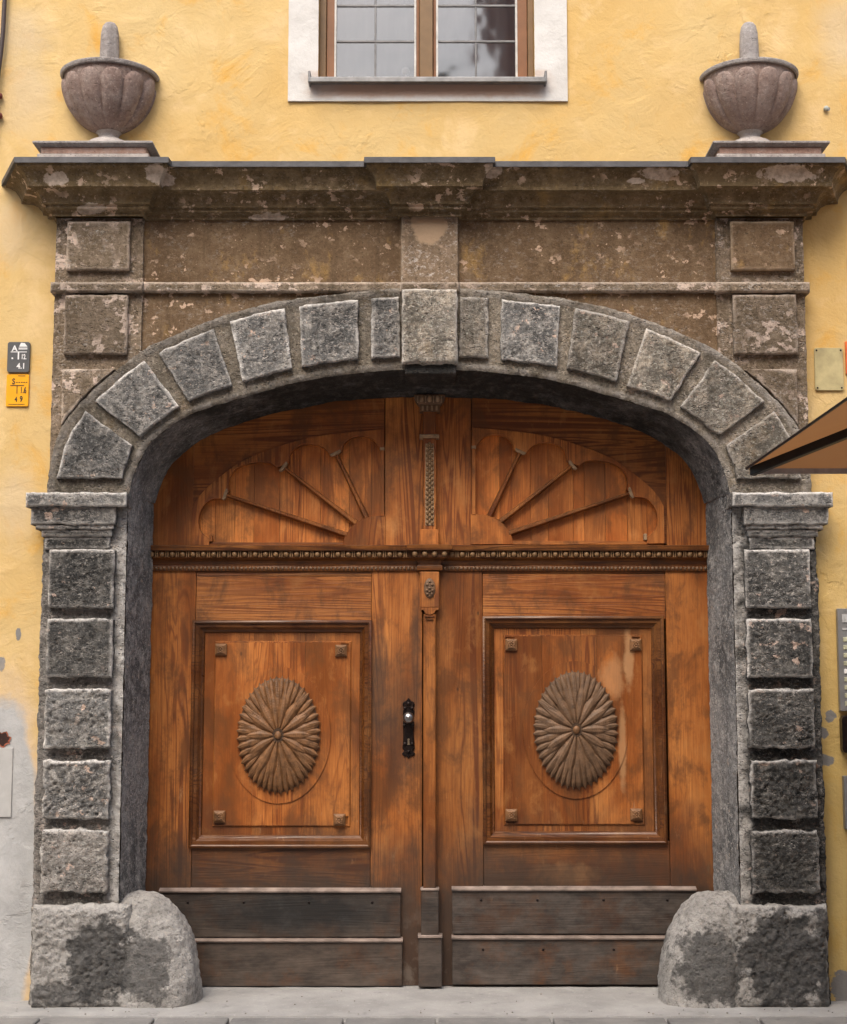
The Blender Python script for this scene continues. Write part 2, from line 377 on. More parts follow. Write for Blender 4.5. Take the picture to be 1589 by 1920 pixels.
# wood
def stain_l(m, col):
    for b in ((705, 1290, 22, 90, .75), (752, 1350, 32, 130, .6), (560, 1700, 170, 34, .9), (690, 1720, 70, 40, .85), (780, 1230, 10, 120, .6), (770, 1700, 18, 60, .6), (700,1380,60,40,.35)):
        col = m.mix(m.math('MULTIPLY', m.blob(*b[:4], Y=.36, amp=.5, scale=7, soft=.45), b[4]), col, (.030, .022, .017))
    return col
def stain_r(m, col):
    for b in ((1180, 1240, 9, 55, .55), (1150, 1270, 22, 36, .4), (1168, 1400, 7, 70, .5), (1060, 1640, 60, 20, .35), (1150, 1700, 120, 25, .3)):
        col = m.mix(m.math('MULTIPLY', m.blob(*b[:4], Y=.36, amp=.9, scale=14, soft=.3), b[4]), col, (.50, .29, .14))
    return m.mix(m.math('MULTIPLY', m.blob(960, 1715, 110, 22, Y=.36, amp=.6), .6), col, (.04, .035, .035))
WZL = wood('pine_upright_left', 'z', 1.0, extra=stain_l); WXL = wood('pine_level_left', 'x', .80, extra=stain_l)
WZR = wood('pine_upright_right', 'z', .98, extra=stain_r); WXR = wood('pine_level_right', 'x', .92, extra=stain_r)
WPL = wood('pine_panel_left', 'z', 1.3, extra=stain_l); WPR = wood('pine_panel_right', 'z', 1.12, extra=stain_r)
WZT = wood('pine_upright_top', 'z', 1.42, dirt=False); WXT = wood('pine_level_top', 'x', 1.12, dirt=False)
WFAN = wood('pine_fan_planks', 'z', 1.95, dirt=False); WSPOKE = wood('pine_spokes', 'z', .9, dirt=False)
WMOULD = wood('dark_moulding_pine', 'x', .55, dirt=False, gloss=.30)
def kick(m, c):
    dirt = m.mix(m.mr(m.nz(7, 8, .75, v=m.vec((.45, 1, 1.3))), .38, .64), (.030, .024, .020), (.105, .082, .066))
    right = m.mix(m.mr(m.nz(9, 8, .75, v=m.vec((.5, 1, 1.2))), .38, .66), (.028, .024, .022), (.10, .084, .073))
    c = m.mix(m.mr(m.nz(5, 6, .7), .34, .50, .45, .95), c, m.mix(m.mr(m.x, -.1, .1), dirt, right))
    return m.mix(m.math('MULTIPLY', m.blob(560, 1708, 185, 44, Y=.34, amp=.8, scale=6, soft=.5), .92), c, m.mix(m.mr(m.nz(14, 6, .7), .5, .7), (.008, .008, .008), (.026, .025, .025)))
WKICK = wood('kick_board_pine', 'x', .34, gloss=.5, dirt=False, extra=kick)
WLEDGE = plain('lit_pale_ledge', (.24, .19, .165), .4, sc=12, var=.55)  # light on the ledge tops put into a paler base colour
CARVE = plain('carved_brown_wood', (.185, .09, .038), .5, var=.45, sc=30, bmp=.002)
CARVER = plain('carved_grey_brown_wood', (.145, .083, .046), .55, var=.4, sc=30, bmp=.002)
PALEC = plain('pale_carved_trim', (.33, .22, .13), .6, var=.35, sc=40)
EGG = plain('egg_trim', (.20, .115, .052), .5, var=.4, sc=60)
CARVED = plain('carved_dark_ground', (.10, .052, .026), .6)
DARKW = plain('dark_groove_wood', (.045, .024, .012), .6)
IRON = plain('black_iron', (.022, .016, .015), .35, .7, var=.4, sc=60)
STEEL = plain('knob_steel', (.30, .29, .29), .28, 1, var=.3, sc=40)
BRASS = plain('keyhole_brass', (.30, .24, .17), .4, .8)
# ------------------------------------------------------------------ plaster wall
def plaster():
    m = M('yellow_plaster', .9, .15)
    a = m.nz(.9, 5, .6); b = m.nz(3.4, 6, .65, .4); c = m.nz(14, 6, .7)
    col = m.mix(m.mr(a, .38, .62), (.60, .405, .16), (.60, .445, .215))
    col = m.mix(m.mr(b, .54, .70, 0, .75), col, (.64, .345, .06))
    col = m.mix(m.mr(b, .46, .32, 0, .65), col, (.70, .52, .28))
    col = m.mix(m.mr(c, .62, .78, 0, .35), col, (.52, .30, .08))
    cr = m.math('MULTIPLY', m.mr(m.vor(1.7, v=m.vec((1, 1, .6)), feat='DISTANCE_TO_EDGE'), .006, .001), m.mr(m.nz(1.8, 3), .52, .58)); col = m.mix(m.math('MULTIPLY', cr, .12), col, (.30, .19, .07))
    gm = m.math('MULTIPLY', m.mr(m.x, 1.7, 1.95), m.mr(m.z, 2.5, 1.2)); col = m.mix(m.math('MULTIPLY', gm, .55), col, (.50, .37, .12))
    for bb in ((30, 950, 35, 70), (50, 170, 40, 80), (20, 430, 40, 60), (25, 60, 60, 40), (1585, 60, 50, 70)):
        col = m.mix(m.math('MULTIPLY', m.blob(*bb, amp=.7, scale=7, soft=.5), .55), col, (.56, .46, .32))
    for bb in ((1558, 1343, 10, 11), (1550, 1425, 15, 10), (1545, 1375, 8, 11), (35, 1190, 5, 12), (3, 1245, 7, 14), (1580, 1850, 22, 30), (1553, 205, 4, 4)):
        col = m.mix(m.blob(*bb, amp=.9, scale=32, soft=.06), col, (.22, .215, .21))
    grey = m.mix(m.mr(m.nz(6, 6, .65), .35, .65), (.36, .365, .37), (.47, .475, .48)); grey = m.mix(m.mr(m.nz(14, 5), .6, .7, 0, .5), grey, (.30, .29, .28))
    gk = m.blob(0, 1640, 68, 340, amp=.20, scale=5, soft=.06)
    halo = m.blob(0, 1640, 84, 375, amp=.25, scale=5, soft=.12)
    col = m.mix(m.math('MULTIPLY', halo, .8), col, (.58, .47, .36)); col = m.mix(gk, col, grey)
    h = m.math('ADD', m.math('MULTIPLY', m.nz(5, 6, .6, .8), 1.2), m.math('MULTIPLY', m.nz(45, 6, .7), .35))
    ridge = m.math('MULTIPLY', m.math('MULTIPLY', m.mr(m.nz(2.6, 7, .62, .5), .50, .54), m.mr(m.nz(1.4, 3), .5, .62)), .35)
    return m.done(col, m.bump(m.math('ADD', h, ridge), .0095, .9))
PLASTER = plaster()
WIN = dict(x0=Xp(597, 150, 0), x1=Xp(1003, 150, 0), z0=Zp(146, 0), z1=Zp(146, 0)+1.55)
DOOR = dict(x=1.62, z=3.2)
def axisvals(lo, hi, step, cuts):
    n = int(round((hi-lo)/step)); vals = [lo+(hi-lo)*i/n for i in range(n+1)]
    for c in cuts:
        k = min(range(len(vals)), key=lambda i: abs(vals[i]-c)); vals[k] = c
    return vals
mb = MB()
xs = [-9, -7, -5, -4, -3.4]+axisvals(-3, 3, .035, [WIN['x0'], WIN['x1'], -DOOR['x'], DOOR['x']])+[3.4, 4, 5, 7, 9]
zs = [-.1]+axisvals(0, 5.6, .035, [WIN['z0'], DOOR['z']])+[5.9, WIN['z1'], 7.2, 8, 9, 11]
idx = {}; fs = []
for i, x in enumerate(xs):
    for j, z in enumerate(zs):
        p = Vector((x, 0, z)); y = .007*noise.fractal(p*1.6, 1, 2, 4)+.002*noise.noise(p*9)
        if abs(x) > 3 or z > 5.6: y = 0
        idx[i, j] = len(mb.v); mb.v.append((x, y, z))
for i in range(len(xs)-1):
    for j in range(len(zs)-1):
        cx = (xs[i]+xs[i+1])/2; cz = (zs[j]+zs[j+1])/2
        if abs(cx) < DOOR['x'] and cz < DOOR['z']: continue
        if WIN['x0'] < cx < WIN['x1'] and WIN['z0'] < cz < WIN['z1']: continue
        fs.append((idx[i, j], idx[i+1, j], idx[i+1, j+1], idx[i, j+1]))
mb.f = fs
wx0, wx1, wz0, wz1 = WIN['x0'], WIN['x1'], WIN['z0'], WIN['z1']
for q in (((wx0, 0, wz0), (wx0, 0, wz1), (wx0, .3, wz1), (wx0, .3, wz0)), ((wx1, 0, wz0), (wx1, .3, wz0), (wx1, .3, wz1), (wx1, 0, wz1)), ((wx0, 0, wz0), (wx0, .3, wz0), (wx1, .3, wz0), (wx1, 0, wz0)), ((wx0, 0, wz1), (wx1, 0, wz1), (wx1, .3, wz1), (wx0, .3, wz1))):
    mb.add(q, [(0, 1, 2, 3)])
make('house_wall', mb, PLASTER, smooth='auto', label='yellow plastered house wall with a bare grey patch low on its left', cat='wall', loc=(0, 0, 0))
# ------------------------------------------------------------------ ground
def pave_mat(name, c0, c1):
    m = M(name, .85, .25)
    col = m.mix(m.mr(m.nz(3, 6, .6), .35, .65), c0, c1); col = m.mix(m.mr(m.nz(40, 6, .7), .58, .75, 0, .6), col, tuple(min(1, x*1.5) for x in c1))
    col = m.mix(m.mr(m.nz(9, 5, .65), .6, .7, 0, .5), col, tuple(x*.5 for x in c0))
    return m.done(col, m.bump(m.nz(60, 6, .7), .006, .8))
SLAB = pave_mat('pale_threshold_stone', (.28, .277, .272), (.39, .385, .38)); PAVE = pave_mat('grey_paving', (.17, .17, .17), (.25, .245, .24)); ASPH = pave_mat('street_surface', (.26, .255, .25), (.34, .335, .33))
mb = MB(); mb.box(-60, 60, -60, 60, -.14, -.045); make('street', mb, ASPH, kind='structure')
pv = MB(); pv.box(-9, 9, -1.6, -.33, -.044, -.028); pvo = make('pavement', pv, ASPH, kind='structure')
x = -2.7; random.seed(3)
for r, (ya, yb) in enumerate(((-.74, -.34), (-1.16, -.76), (-1.58, -1.18))):
    x = -2.6+.1*r
    while x < 2.6:
        wd = random.choice((.34, .42, .47, .52)); b = MB(); dz = random.uniform(-.002, .003)
        b.box(x, x+wd-.012, ya, yb-.012, -.04, -.006+dz); make('paving_stone', b, PAVE, pvo, bevel=.005); x += wd
th = MB(); xs_ = [-9+.0]; 
G = [[Vector((-2.6+5.2*i/180, -.335+.83*j/28, .004*noise.noise(Vector((i*.2, j*.3, 0))))) for j in range(29)] for i in range(181)]
for i in range(181): G[i][0].z = -.03; G[i][1].y = G[i][0].y+.006+.006*noise.noise(Vector((i*.35, 3, 1))); G[i][1].z -= .004
th.sheet(G); th.box(-9, -2.6, -.33, .1, -.04, 0); th.box(2.6, 9, -.33, .1, -.04, 0)
make('threshold_step', th, SLAB, smooth='auto', kind='structure')
random.seed(11); gm_ = MB()
for k in range(110):
    x = random.uniform(-2.3, 2.3); y = random.choice((random.uniform(-.32, -.18), random.uniform(-.33, .30), random.uniform(-.75, -.36)))
    if abs(x) > 1.5 and y > -.17: y = random.uniform(-.33, -.19)
    rr = random.uniform(.0015, .0045); gm_.ball((x, y, .002+rr*.3 if y > -.33 else -.004), (rr*random.uniform(.8, 1.5), rr, rr*.7), 5, 3)
make('grit', gm_, plain('loose_grit', (.22, .20, .18), .9, var=.5), kind='stuff', label='loose grit scattered on the threshold and paving', cat='grit')
# ------------------------------------------------------------------ stone portal
portal = thing('stone_portal', 'weathered grey and brown stone gateway framing the wooden gate', 'gateway', (0, 0, 0))
YF, YB, YL, YU, YS = -.10, -.145, .36, -.125, -.07     # front strip, block face, gate face, upper blocks, spandrel
def dense(pts, n=14):            # Catmull-Rom through 2D points
    out = []; P = [pts[0]]+list(pts)+[pts[-1]]
    for i in range(1, len(P)-2):
        p0, p1, p2, p3 = P[i-1], P[i], P[i+1], P[i+2]
        for k in range(n):
            t = k/n
            out.append(tuple(.5*((2*p1[a])+(-p0[a]+p2[a])*t+(2*p0[a]-5*p1[a]+4*p2[a]-p3[a])*t*t+(-p0[a]+3*p1[a]-3*p2[a]+p3[a])*t**3) for a in (0, 1)))
    out.append(tuple(pts[-1])); return out
def arc(pxpts, Y):               # (dx, y) from the axis -> world (x,z) polyline, crown first, for the right half
    out = []
    for dx, y in pxpts: p = W(AX+dx, y, Y); out.append((p.x, p.z))
    return dense(out)
V_I = [(0, 670), (55, 671), (109, 674), (180, 681), (248, 691), (305, 705), (369, 725), (456, 757), (541, 820), (563, 857), (575, 898), (578, 925)]
V_O = [(0, 555), (54, 558), (109, 562), (243, 576), (305, 587), (333, 593), (405, 618), (533, 678), (626, 754), (645, 775), (680, 835), (696, 898), (700, 925)]
M_O = [(0, 542), (54, 543), (109, 546), (220, 558), (306, 572), (396, 598), (503, 641), (540, 661), (572, 684), (629, 732), (667, 773), (690, 805), (706, 850), (714, 905), (715, 925)]
S_I = [(0, 693), (63, 693), (154, 701), (248, 716), (305, 732), (412, 763), (459, 782), (506, 813), (530, 838), (546, 867), (558, 898), (565, 927)]
D_O = [(0, 744), (100, 747), (200, 757), (300, 778), (385, 805), (440, 834), (482, 869), (505, 912), (515, 950), (518, 990), (519, 1015)]
vi, vo, mo, si, do = arc(V_I, YF), arc(V_O, YF), arc(M_O, YF), arc(S_I, YF), arc(D_O, .33)
ZIMP = Zp(925, YF)
def resample(pl, n):
    L = [0]
    for a, b in zip(pl, pl[1:]): L.append(L[-1]+math.hypot(b[0]-a[0], b[1]-a[1]))
    out = []; k = 0
    for i in range(n+1):
        s = L[-1]*i/n
        while k < len(L)-2 and L[k+1] < s: k += 1
        t = (s-L[k])/max(1e-9, L[k+1]-L[k]); out.append((pl[k][0]+(pl[k+1][0]-pl[k][0])*t, pl[k][1]+(pl[k+1][1]-pl[k][1])*t))
    return out
def nearest(pl, p): return min(range(len(pl)), key=lambda i: (pl[i][0]-p[0])**2+(pl[i][1]-p[1])**2)
def z_at(pl, X):                 # height of curve above |X|
    X = abs(X)
    for a, b in zip(pl, pl[1:]):
        if a[0] <= X <= b[0]: return a[1]+(b[1]-a[1])*(X-a[0])/max(1e-9, b[0]-a[0])
    return pl[0][1] if X < pl[0][0] else pl[-1][1]
XJ = si[-1][0]; XD = do[-1][0]; XO = mo[-1][0]
# arch ring: front strip carrying the voussoirs, and the blackened soffit, per half
for sg in (-1, 1):
    n = 190
    A = resample(mo, n); B = resample(si, n); C = resample([p for p in do if p[1] > ZIMP-.0] + [(XD, ZIMP)], n)
    G = []
    for i in range(n+1):
        row = []
        a, b = Vector((sg*A[i][0], 0, A[i][1])), Vector((sg*B[i][0], 0, B[i][1]))
        row.append(Vector((a.x, -.02, a.z)))
        for k in range(33):
            t = k/32; p = a.lerp(b, t); y = YF
            y -= .018*max(0, 1-t*10)**.5 if t < .1 else 0
            row.append(Vector((p.x, y, p.z)))
        row[-1].y += .012
        G.append(row)
    m = MB(); m.sheet(G, .008, 3+sg, flip=(sg < 0)); nc = len(G[0])
    for i in range(len(G)):
        for j in (0, 1, 2, 3, nc-3, nc-2, nc-1): m.w[i*nc+j] = max(0, min(1, .45+.9*noise.noise(Vector((i*.16, j*.3, sg)))))  # pale ring edges: wear plus highlight put into the colour
    make('arch_ring', m, JOINT, portal, smooth=True)
    G = []
    for i in range(n+1):
        b, c = Vector((sg*B[i][0], YF+.012, B[i][1])), Vector((sg*C[i][0], .33, C[i][1]))
        row = []
        for k in range(41):
            t = k/40; row.append(b.lerp(c, t))
        G.append(row)
    m = MB(); m.sheet(G, .008, 8+sg, pit=.5, sc=6, flip=(sg < 0)); make('arch_soffit', m, SOOT, portal, smooth=True)
# voussoirs
VB = [((643, 773), (554, 838), (696, 898), (575, 898)), ((534, 678), (471, 764), (626, 754), (541, 820)), ((403, 617), (369, 726), (506, 664), (453, 755)),
      ((271, 581), (257, 693), (375, 606), (348, 716)), ((136, 564), (134, 677), (246, 577), (238, 689)), ((56, 558), (54, 671), (109, 562), (108, 674))]
for sg in (-1, 1):
    for k, (oa, ia, ob, ib) in enumerate(VB):
        w2 = lambda q: (lambda p: (p.x, p.z))(W(AX+q[0], q[1], YF))
        io0, io1, ii0, ii1 = nearest(vo, w2(oa)), nearest(vo, w2(ob)), nearest(vi, w2(ia)), nearest(vi, w2(ib))
        def mp(u, v, sg=sg, a=(io0, io1, ii0, ii1)):
            if sg < 0: u = 1-u
            o = a[0]+(a[1]-a[0])*u; i = a[2]+(a[3]-a[2])*u
            f = lambda pl, t: tuple(pl[int(t)][c]+(pl[min(int(t)+1, len(pl)-1)][c]-pl[int(t)][c])*(t-int(t)) for c in (0, 1))
            O, I = f(vo, o), f(vi, i)
            return (sg*(I[0]+(O[0]-I[0])*v), I[1]+(O[1]-I[1])*v)
        m = MB(); nu = 26 if k == 5 else 46
        m.block(mp, YB+.014-.004*random.random(), YF+.02, nu, 48, .007, .0095, .0055, seed=k+10*sg, pit=1.1)
        make('voussoir', m, (ROCKL if sg < 0 or k == 4 else ROCKW), portal, smooth=True)
def rect(x0, x1, y0, y1, Y):     # photo rectangle -> mapping in the plane Y
    a = W(x0, (y0+y1)/2, Y); b = W(x1, (y0+y1)/2, Y); z0, z1 = Zp(y1, Y), Zp(y0, Y)
    return lambda u, v: (a.x+(b.x-a.x)*u, z0+(z1-z0)*v)
# keystone
m = MB(); m.block(rect(754, 858, 540, 681, -.19), -.19, YF, 42, 56, .02, .010, .006, seed=40, pit=1.3); ks = make('keystone', m, ROCKW, portal, smooth=True, label='projecting keystone at the crown of the arch')
zk = Zp(702, -.15)
m = MB(); m.block(lambda u, v: (Xp(759, 700, -.15)+(Xp(856, 700, -.15)-Xp(759, 700, -.15))*u, zk+(Zp(682, -.15)-zk)*v), -.155, .34, 30, 10, .008, .004, .003, seed=41, nd=24)
make('keystone_soffit', m, SOOT, ks, smooth=True)
# lower piers: strip face, reveal, five blocks, impost, plinth
ys = [(1030, 1140), (1160, 1270), (1292, 1403), (1426, 1535), (1557, 1674)]
for sg in (-1, 1):
    XBo, XBi = Xp(AX+713, 1030, YB), Xp(AX+591, 1030, YB)
    Xout = Xp(AX+728, 1040, YF)
    n = 300; zt = ZIMP+.0
    G = []
    for i in range(n+1):
        z = -.01+(zt+.01)*i/n; row = [Vector((sg*Xout, .0, z)), Vector((sg*(Xout+.001), YF+.03, z)), Vector((sg*(Xout-.004), YF+.006, z))]
        for k in range(36): row.append(Vector((sg*(Xout-.012+(XJ+.012-Xout+.012)*k/35), YF, z)))
        row.append(Vector((sg*(XJ+.004), YF+.004, z)))
        G.append(row)
    m = MB(); m.sheet(G, .011, 20+sg, flip=(sg < 0), pit=1.4); nc = len(G[0])
    for i in range(len(G)):
        for j in range(nc-7, nc): m.w[i*nc+j] = max(0, min(1, .55+.35*(j-nc+4)/3+.9*noise.noise(Vector((i*.13, j*.2, sg)))))
    make('pier_core', m, (ROCKP if sg < 0 else ROCK), portal, smooth=True)
    G = []
    for i in range(n+1):
        z = -.01+(zt+.01)*i/n; row = []
        for k in range(38):
            t = k/37; row.append(Vector((sg*(XJ+(XD-XJ)*t), YF+.004+(.33-YF)*t, z)))
        G.append(row)
    m = MB(); m.sheet(G, .006, 30+sg, flip=(sg < 0), pit=.8, sc=8); make('jamb_reveal', m, REVEAL, portal, smooth=True)
    for k, (y0, y1) in enumerate(ys):
        z0, z1 = Zp(y1, YB), Zp(y0, YB); a, b = (-XBo, -XBi) if sg < 0 else (XBi, XBo)
        m = MB(); am = (.010, .010, .015, .018, .015)[k]
        m.block(lambda u, v: (a+(b-a)*u, z0+(z1-z0)*v), YB-.01*random.random(), YF+.02, 48, 46, .009, am, .004+.002*k, seed=50+k*3+sg, pit=1.3)
        mt = (ROCK, ROCK, ROCKL, ROCKL, ROCKP)[k] if sg < 0 else ROCK
        make('rusticated_block', m, mt, portal, smooth=True)
    # impost
    imp = None
    def ib(xo, xi, y0, y1, Y, seed, r=.01, amp=.006):
        z0, z1 = Zp(y1, Y), Zp(y0, Y); X0 = Xp(AX+xo, (y0+y1)/2, Y); X1 = Xp(AX+xi, (y0+y1)/2, Y)
        a, b = (-X0, -X1) if sg < 0 else (X1, X0); q = MB()
        q.block(lambda u, v: (a+(b-a)*u, z0+(z1-z0)*v), Y, 0.0, 70, max(6, int((y1-y0)/2.4)), r, amp, .005, seed=seed, nd=12); return q
    MT = ROCKL if sg < 0 else ROCKL
    imp = make('impost', ib(757, 569, 923, 949, -.19, 71+sg, .008), MT, portal, smooth=True)
    make('impost_fascia', ib(748, 590, 949, 983, -.165, 73+sg, .006), MT, imp, smooth=True)
    make('impost_moulding', ib(738, 594, 983, 992, -.15, 75+sg, .008), MT, imp, smooth=True)
    make('impost_moulding', ib(729, 597, 992, 1006, -.135, 77+sg, .010), ROCK, imp, smooth=True)
    make('impost_neck', ib(722, 600, 1006, 1030, -.118, 79+sg, .006), ROCK, imp, smooth=True)
    # plinth
    Y = -.165; z0, z1 = -.01, Zp(1698, Y); X0, X1 = Xp(AX+750, 1780, Y), Xp(AX+566, 1780, Y); a, b = (-X0, -X1) if sg < 0 else (X1, X0)
    m = MB(); m.block(lambda u, v: (a+(b-a)*u, z0+(z1-z0)*v), Y, .0, 84, 80, .045, .016, .012, seed=90+sg, pit=1.1, sc=9, nd=14)
    make('plinth', m, PLINTHL if sg < 0 else PLINTHR, portal, smooth=True, label='square plinth stone, chipped and pale at the top')
# upper piers (strip layer rising from the arch), spandrels, frieze
ZST0, ZST1 = Zp(549, YS), Zp(528, YS); ZC = Zp(408, YF)
XS = Xp(AX+538, 500, -.09)
for sg in (-1, 1):
    for nm, xa, xb, Y, mat, amp in (('pilaster_strip', XS, XO, -.09, BROWNL, .004), ('spandrel', Xp(AX+50, 560, YS), XS, YS, BROWN, .002)):
        nu = int((xb-xa)/.009); G = []
        for i in range(nu+1):
            X = xa+(xb-xa)*i/nu; zb = z_at(mo, X)-.02 if X < XO-.002 else ZIMP; zt = ZC if nm == 'pilaster_strip' else (ZST0+.01)
            if X > mo[-8][0]: zb = min(zb, z_at(mo, X)-.02)
            nv = 110 if nm == 'pilaster_strip' else 30
            G.append([Vector((sg*X, Y, zb+(zt-zb)*j/nv)) for j in range(nv+1)])
        if nm == 'pilaster_strip': G.append([Vector((sg*(XO+.001), 0, p.z)) for p in G[-1]]); G.insert(0, [Vector((sg*(xa-.001), YS+.01, p.z)) for p in G[0]])
        m = MB(); m.sheet(G, amp, 100+sg, flip=(sg < 0)); make(nm, m, mat, portal, smooth='auto')
    m = MB(); m.block(rect(AX+sg*50 if sg > 0 else AX-540, AX+540 if sg > 0 else AX-50, 404, 534, YS), YS, .0, 140, 40, .003, .0025, .001, seed=110+sg, pit=.3, nd=2)
    make('frieze_panel', m, BROWN, portal, smooth=True)
    xa, xb = (AX-681, AX-563) if sg < 0 else (AX+565, AX+685)
    m = MB(); m.block(rect(xa, xb, 414, 506, YU), YU, -.05, 44, 36, .008, .003, .003, seed=120+sg, pit=.6); make('rusticated_block', m, BROWNL if sg < 0 else BROWN, portal, smooth=True, label='smooth brown block below the cornice')
    xa, xb = (AX-686, AX-567) if sg < 0 else (AX+570, AX+690)
    m = MB(); m.block(rect(xa, xb, 552, 664, YU), YU, -.05, 44, 42, .009, .004, .004, seed=124+sg); make('rusticated_block', m, BROWNL, portal, smooth=True)
    z1 = Zp(692, YU); Xa = Xp(AX+690, 740, YU)
    Xb = max(X for X, z in mo if z > z1-.01 and X < Xa) if False else Xp(AX+590, 692, YU)
    def mpc(u, v):
        t = 1-u if sg < 0 else u; X = Xb+(Xa-Xb)*t; zb = min(z_at(mo, X)+.012, z1-.004)
        return (sg*X, zb+(z1-zb)*v)
    m = MB(); m.block(mpc, YU, -.05, 40, 40, .006, .004, .003, seed=128+sg); make('rusticated_block', m, BROWNL, portal, smooth=True, label='curved brown block cut to the arch')
m = MB(); m.block(rect(753, 859, 403, 542, -.105), -.105, .0, 44, 56, .004, .003, .002, seed=130, pit=.4); 
def mid_extra():
    m_ = stone('brown_centre_stone', (.16, .115, .075), (.20, .145, .10), (.24, .18, .13), chip=(.5, .37, .28), chipamt=.63, wear_light_col=(.3, .24, .18), fine=.3, pits=.3)
    mm, old = reopen(m_)
    mm.l(mm.mix(mm.blob(805, 425, 34, 32, Y=-.1, amp=.55, scale=14, soft=.08), old, (.46, .33, .22)), mm.b.inputs['Base Color'])
    return m_
make('centre_pilaster', m, mid_extra(), portal, smooth=True, label='plain pilaster above the keystone with a pale flaked patch')
# string course
def course(xa, xb, Yf, seed):
    m = MB(); m.block(rect(xa, xb, 528, 547, Yf), Yf, .0, int(abs(xb-xa)/3)+3, 9, .012, .0025, .002, seed=seed, pit=.5, nd=5); make('string_course', m, BROWNL, portal, smooth=True)
course(AX-541, 752, YS-.035, 1); course(860, AX+541, YS-.035, 2); course(750, 862, -.135, 3)
course(AX-712, AX-538, -.135, 4); course(AX+538, AX+714, -.135, 5)
# cornice loft
def loft(stations, prof, Zf):
    rows = []
    for fn in stations: rows.append([Vector((*fn(p), Zf(p, y))) for p, y in prof])
    return rows
P_ = .22
prof = [(0, 413), (.07, 411), (.08, 404), (.10, 402), (.22, 397.5), (.23, 391), (.30, 388.5), (.32, 381), (.38, 371), (.46, 364), (.50, 362), (.66, 356), (.67, 348), (.70, 341), (.76, 331), (.84, 323), (.92, 318), (.94, 312)]
def finer(pr, n=3):
    out = []
    for a, b in zip(pr, pr[1:]):
        for k in range(n): t = k/n; out.append((a[0]+(b[0]-a[0])*t, a[1]+(b[1]-a[1])*t))
    return out+[pr[-1]]
def stations_for(full=True):
    st = []
    X0, X1 = XO, Xp(AX+779, 310, -.345)
    Xw = Xp(AX+802, 320, 0)
    xi0, xi1 = Xp(AX+536, 408, -.1), Xp(AX+486, 305, -.30)
    xc0, xc1 = Xp(AX+54, 408, -.1), Xp(AX+122, 303, -.30)
    L = lambda a, b, p: a+(b-a)*p
    Yfn = lambda p, b: -.072-b-P_*p
    def add(fa, fb, n):
        for i in range(n): 
            t = i/n; st.append(lambda p, t=t, fa=fa, fb=fb: tuple(L(u, v, t) for u, v in zip(fa(p), fb(p))))
    wl = lambda p: (-L(X0, Xw, p), 0.0); cl = lambda p: (-L(X0, X1, p), Yfn(p, .06))
    pl = lambda p: (-L(xi0, xi1, p), Yfn(p, .06)); pl2 = lambda p: (-L(xi0, xi1, p)+.004, Yfn(p, 0))
    ml = lambda p: (-L(xc0, xc1, p)-.004, Yfn(p, 0)); ml2 = lambda p: (-L(xc0, xc1, p), Yfn(p, .06))
    mir = lambda f: (lambda p: (-f(p)[0], f(p)[1]))
    add(wl, cl, 20); add(cl, pl, 50); add(pl, pl2, 3); add(pl2, ml, 90); add(ml, ml2, 3); add(ml2, mir(ml2), 36); add(mir(ml2), mir(ml), 3); add(mir(ml), mir(pl2), 90); add(mir(pl2), mir(pl), 3); add(mir(pl), mir(cl), 50); add(mir(cl), mir(wl), 20); st.append(mir(wl))
    return st
ST = stations_for()
Zf = lambda p, y: Zp(y, -.075-P_*p)
m = MB(); m.sheet(loft(ST, finer(prof), Zf), .0045, 200, pit=.8, sc=9); cor = make('cornice', m, BROWNC, portal, smooth='auto')
pr2 = [(.93, 313), (1.0, 312), (1.0, 302), (.97, 301.5)]
rows = loft(ST, pr2, Zf)
for r in rows: r.append(Vector((r[-1].x*.985, .02, r[-1].z+.02)))
m = MB(); m.sheet(rows); make('coping', m, LEAD, cor, smooth='auto')
ZTOP = Zp(301, -.33)
# ------------------------------------------------------------------ guard stones
def guard(sg, label, mat):
    m = MB(); cx = sg*Xp(AX+517, 1800, -.02); nu, nv = 120, 80; G = []
    rx, ry, H = .205, .205, Zp(1676, -.0)+.012
    for i in range(nu+1):
        a = 2*math.pi*i/nu; row = []
        for j in range(nv+1):
            b = math.pi/2*j/nv
            s_ = math.copysign(abs(math.sin(b))**.74, 1); c_ = abs(math.cos(b))**.62
            ca = math.copysign(abs(math.cos(a))**.8, math.cos(a)); sa = math.copysign(abs(math.sin(a))**.8, math.sin(a))
            fl = 1+.06*(1-j/nv)
            row.append(Vector((cx+rx*ca*c_*fl+sg*.075*s_*s_, .035+ry*sa*c_*fl, -.01+H*s_)))
        G.append(row)
    for r in G:
        for p in r: p += Vector((0, 0, 0))
    base = len(m.v); m.sheet(G, .015, 300+sg, pit=.9, sc=7.5, flip=False)
    return make('guard_stone', m, mat, smooth=True, label=label, cat='guard stone', group='rounded guard stones at the foot of the gate', loc=(cx, 0, 0))
guard(-1, 'rounded pale grey guard stone at the foot of the left pier', PLINTHL)
guard(1, 'rounded guard stone at the foot of the right pier, pale top over dark face', PLINTHR)
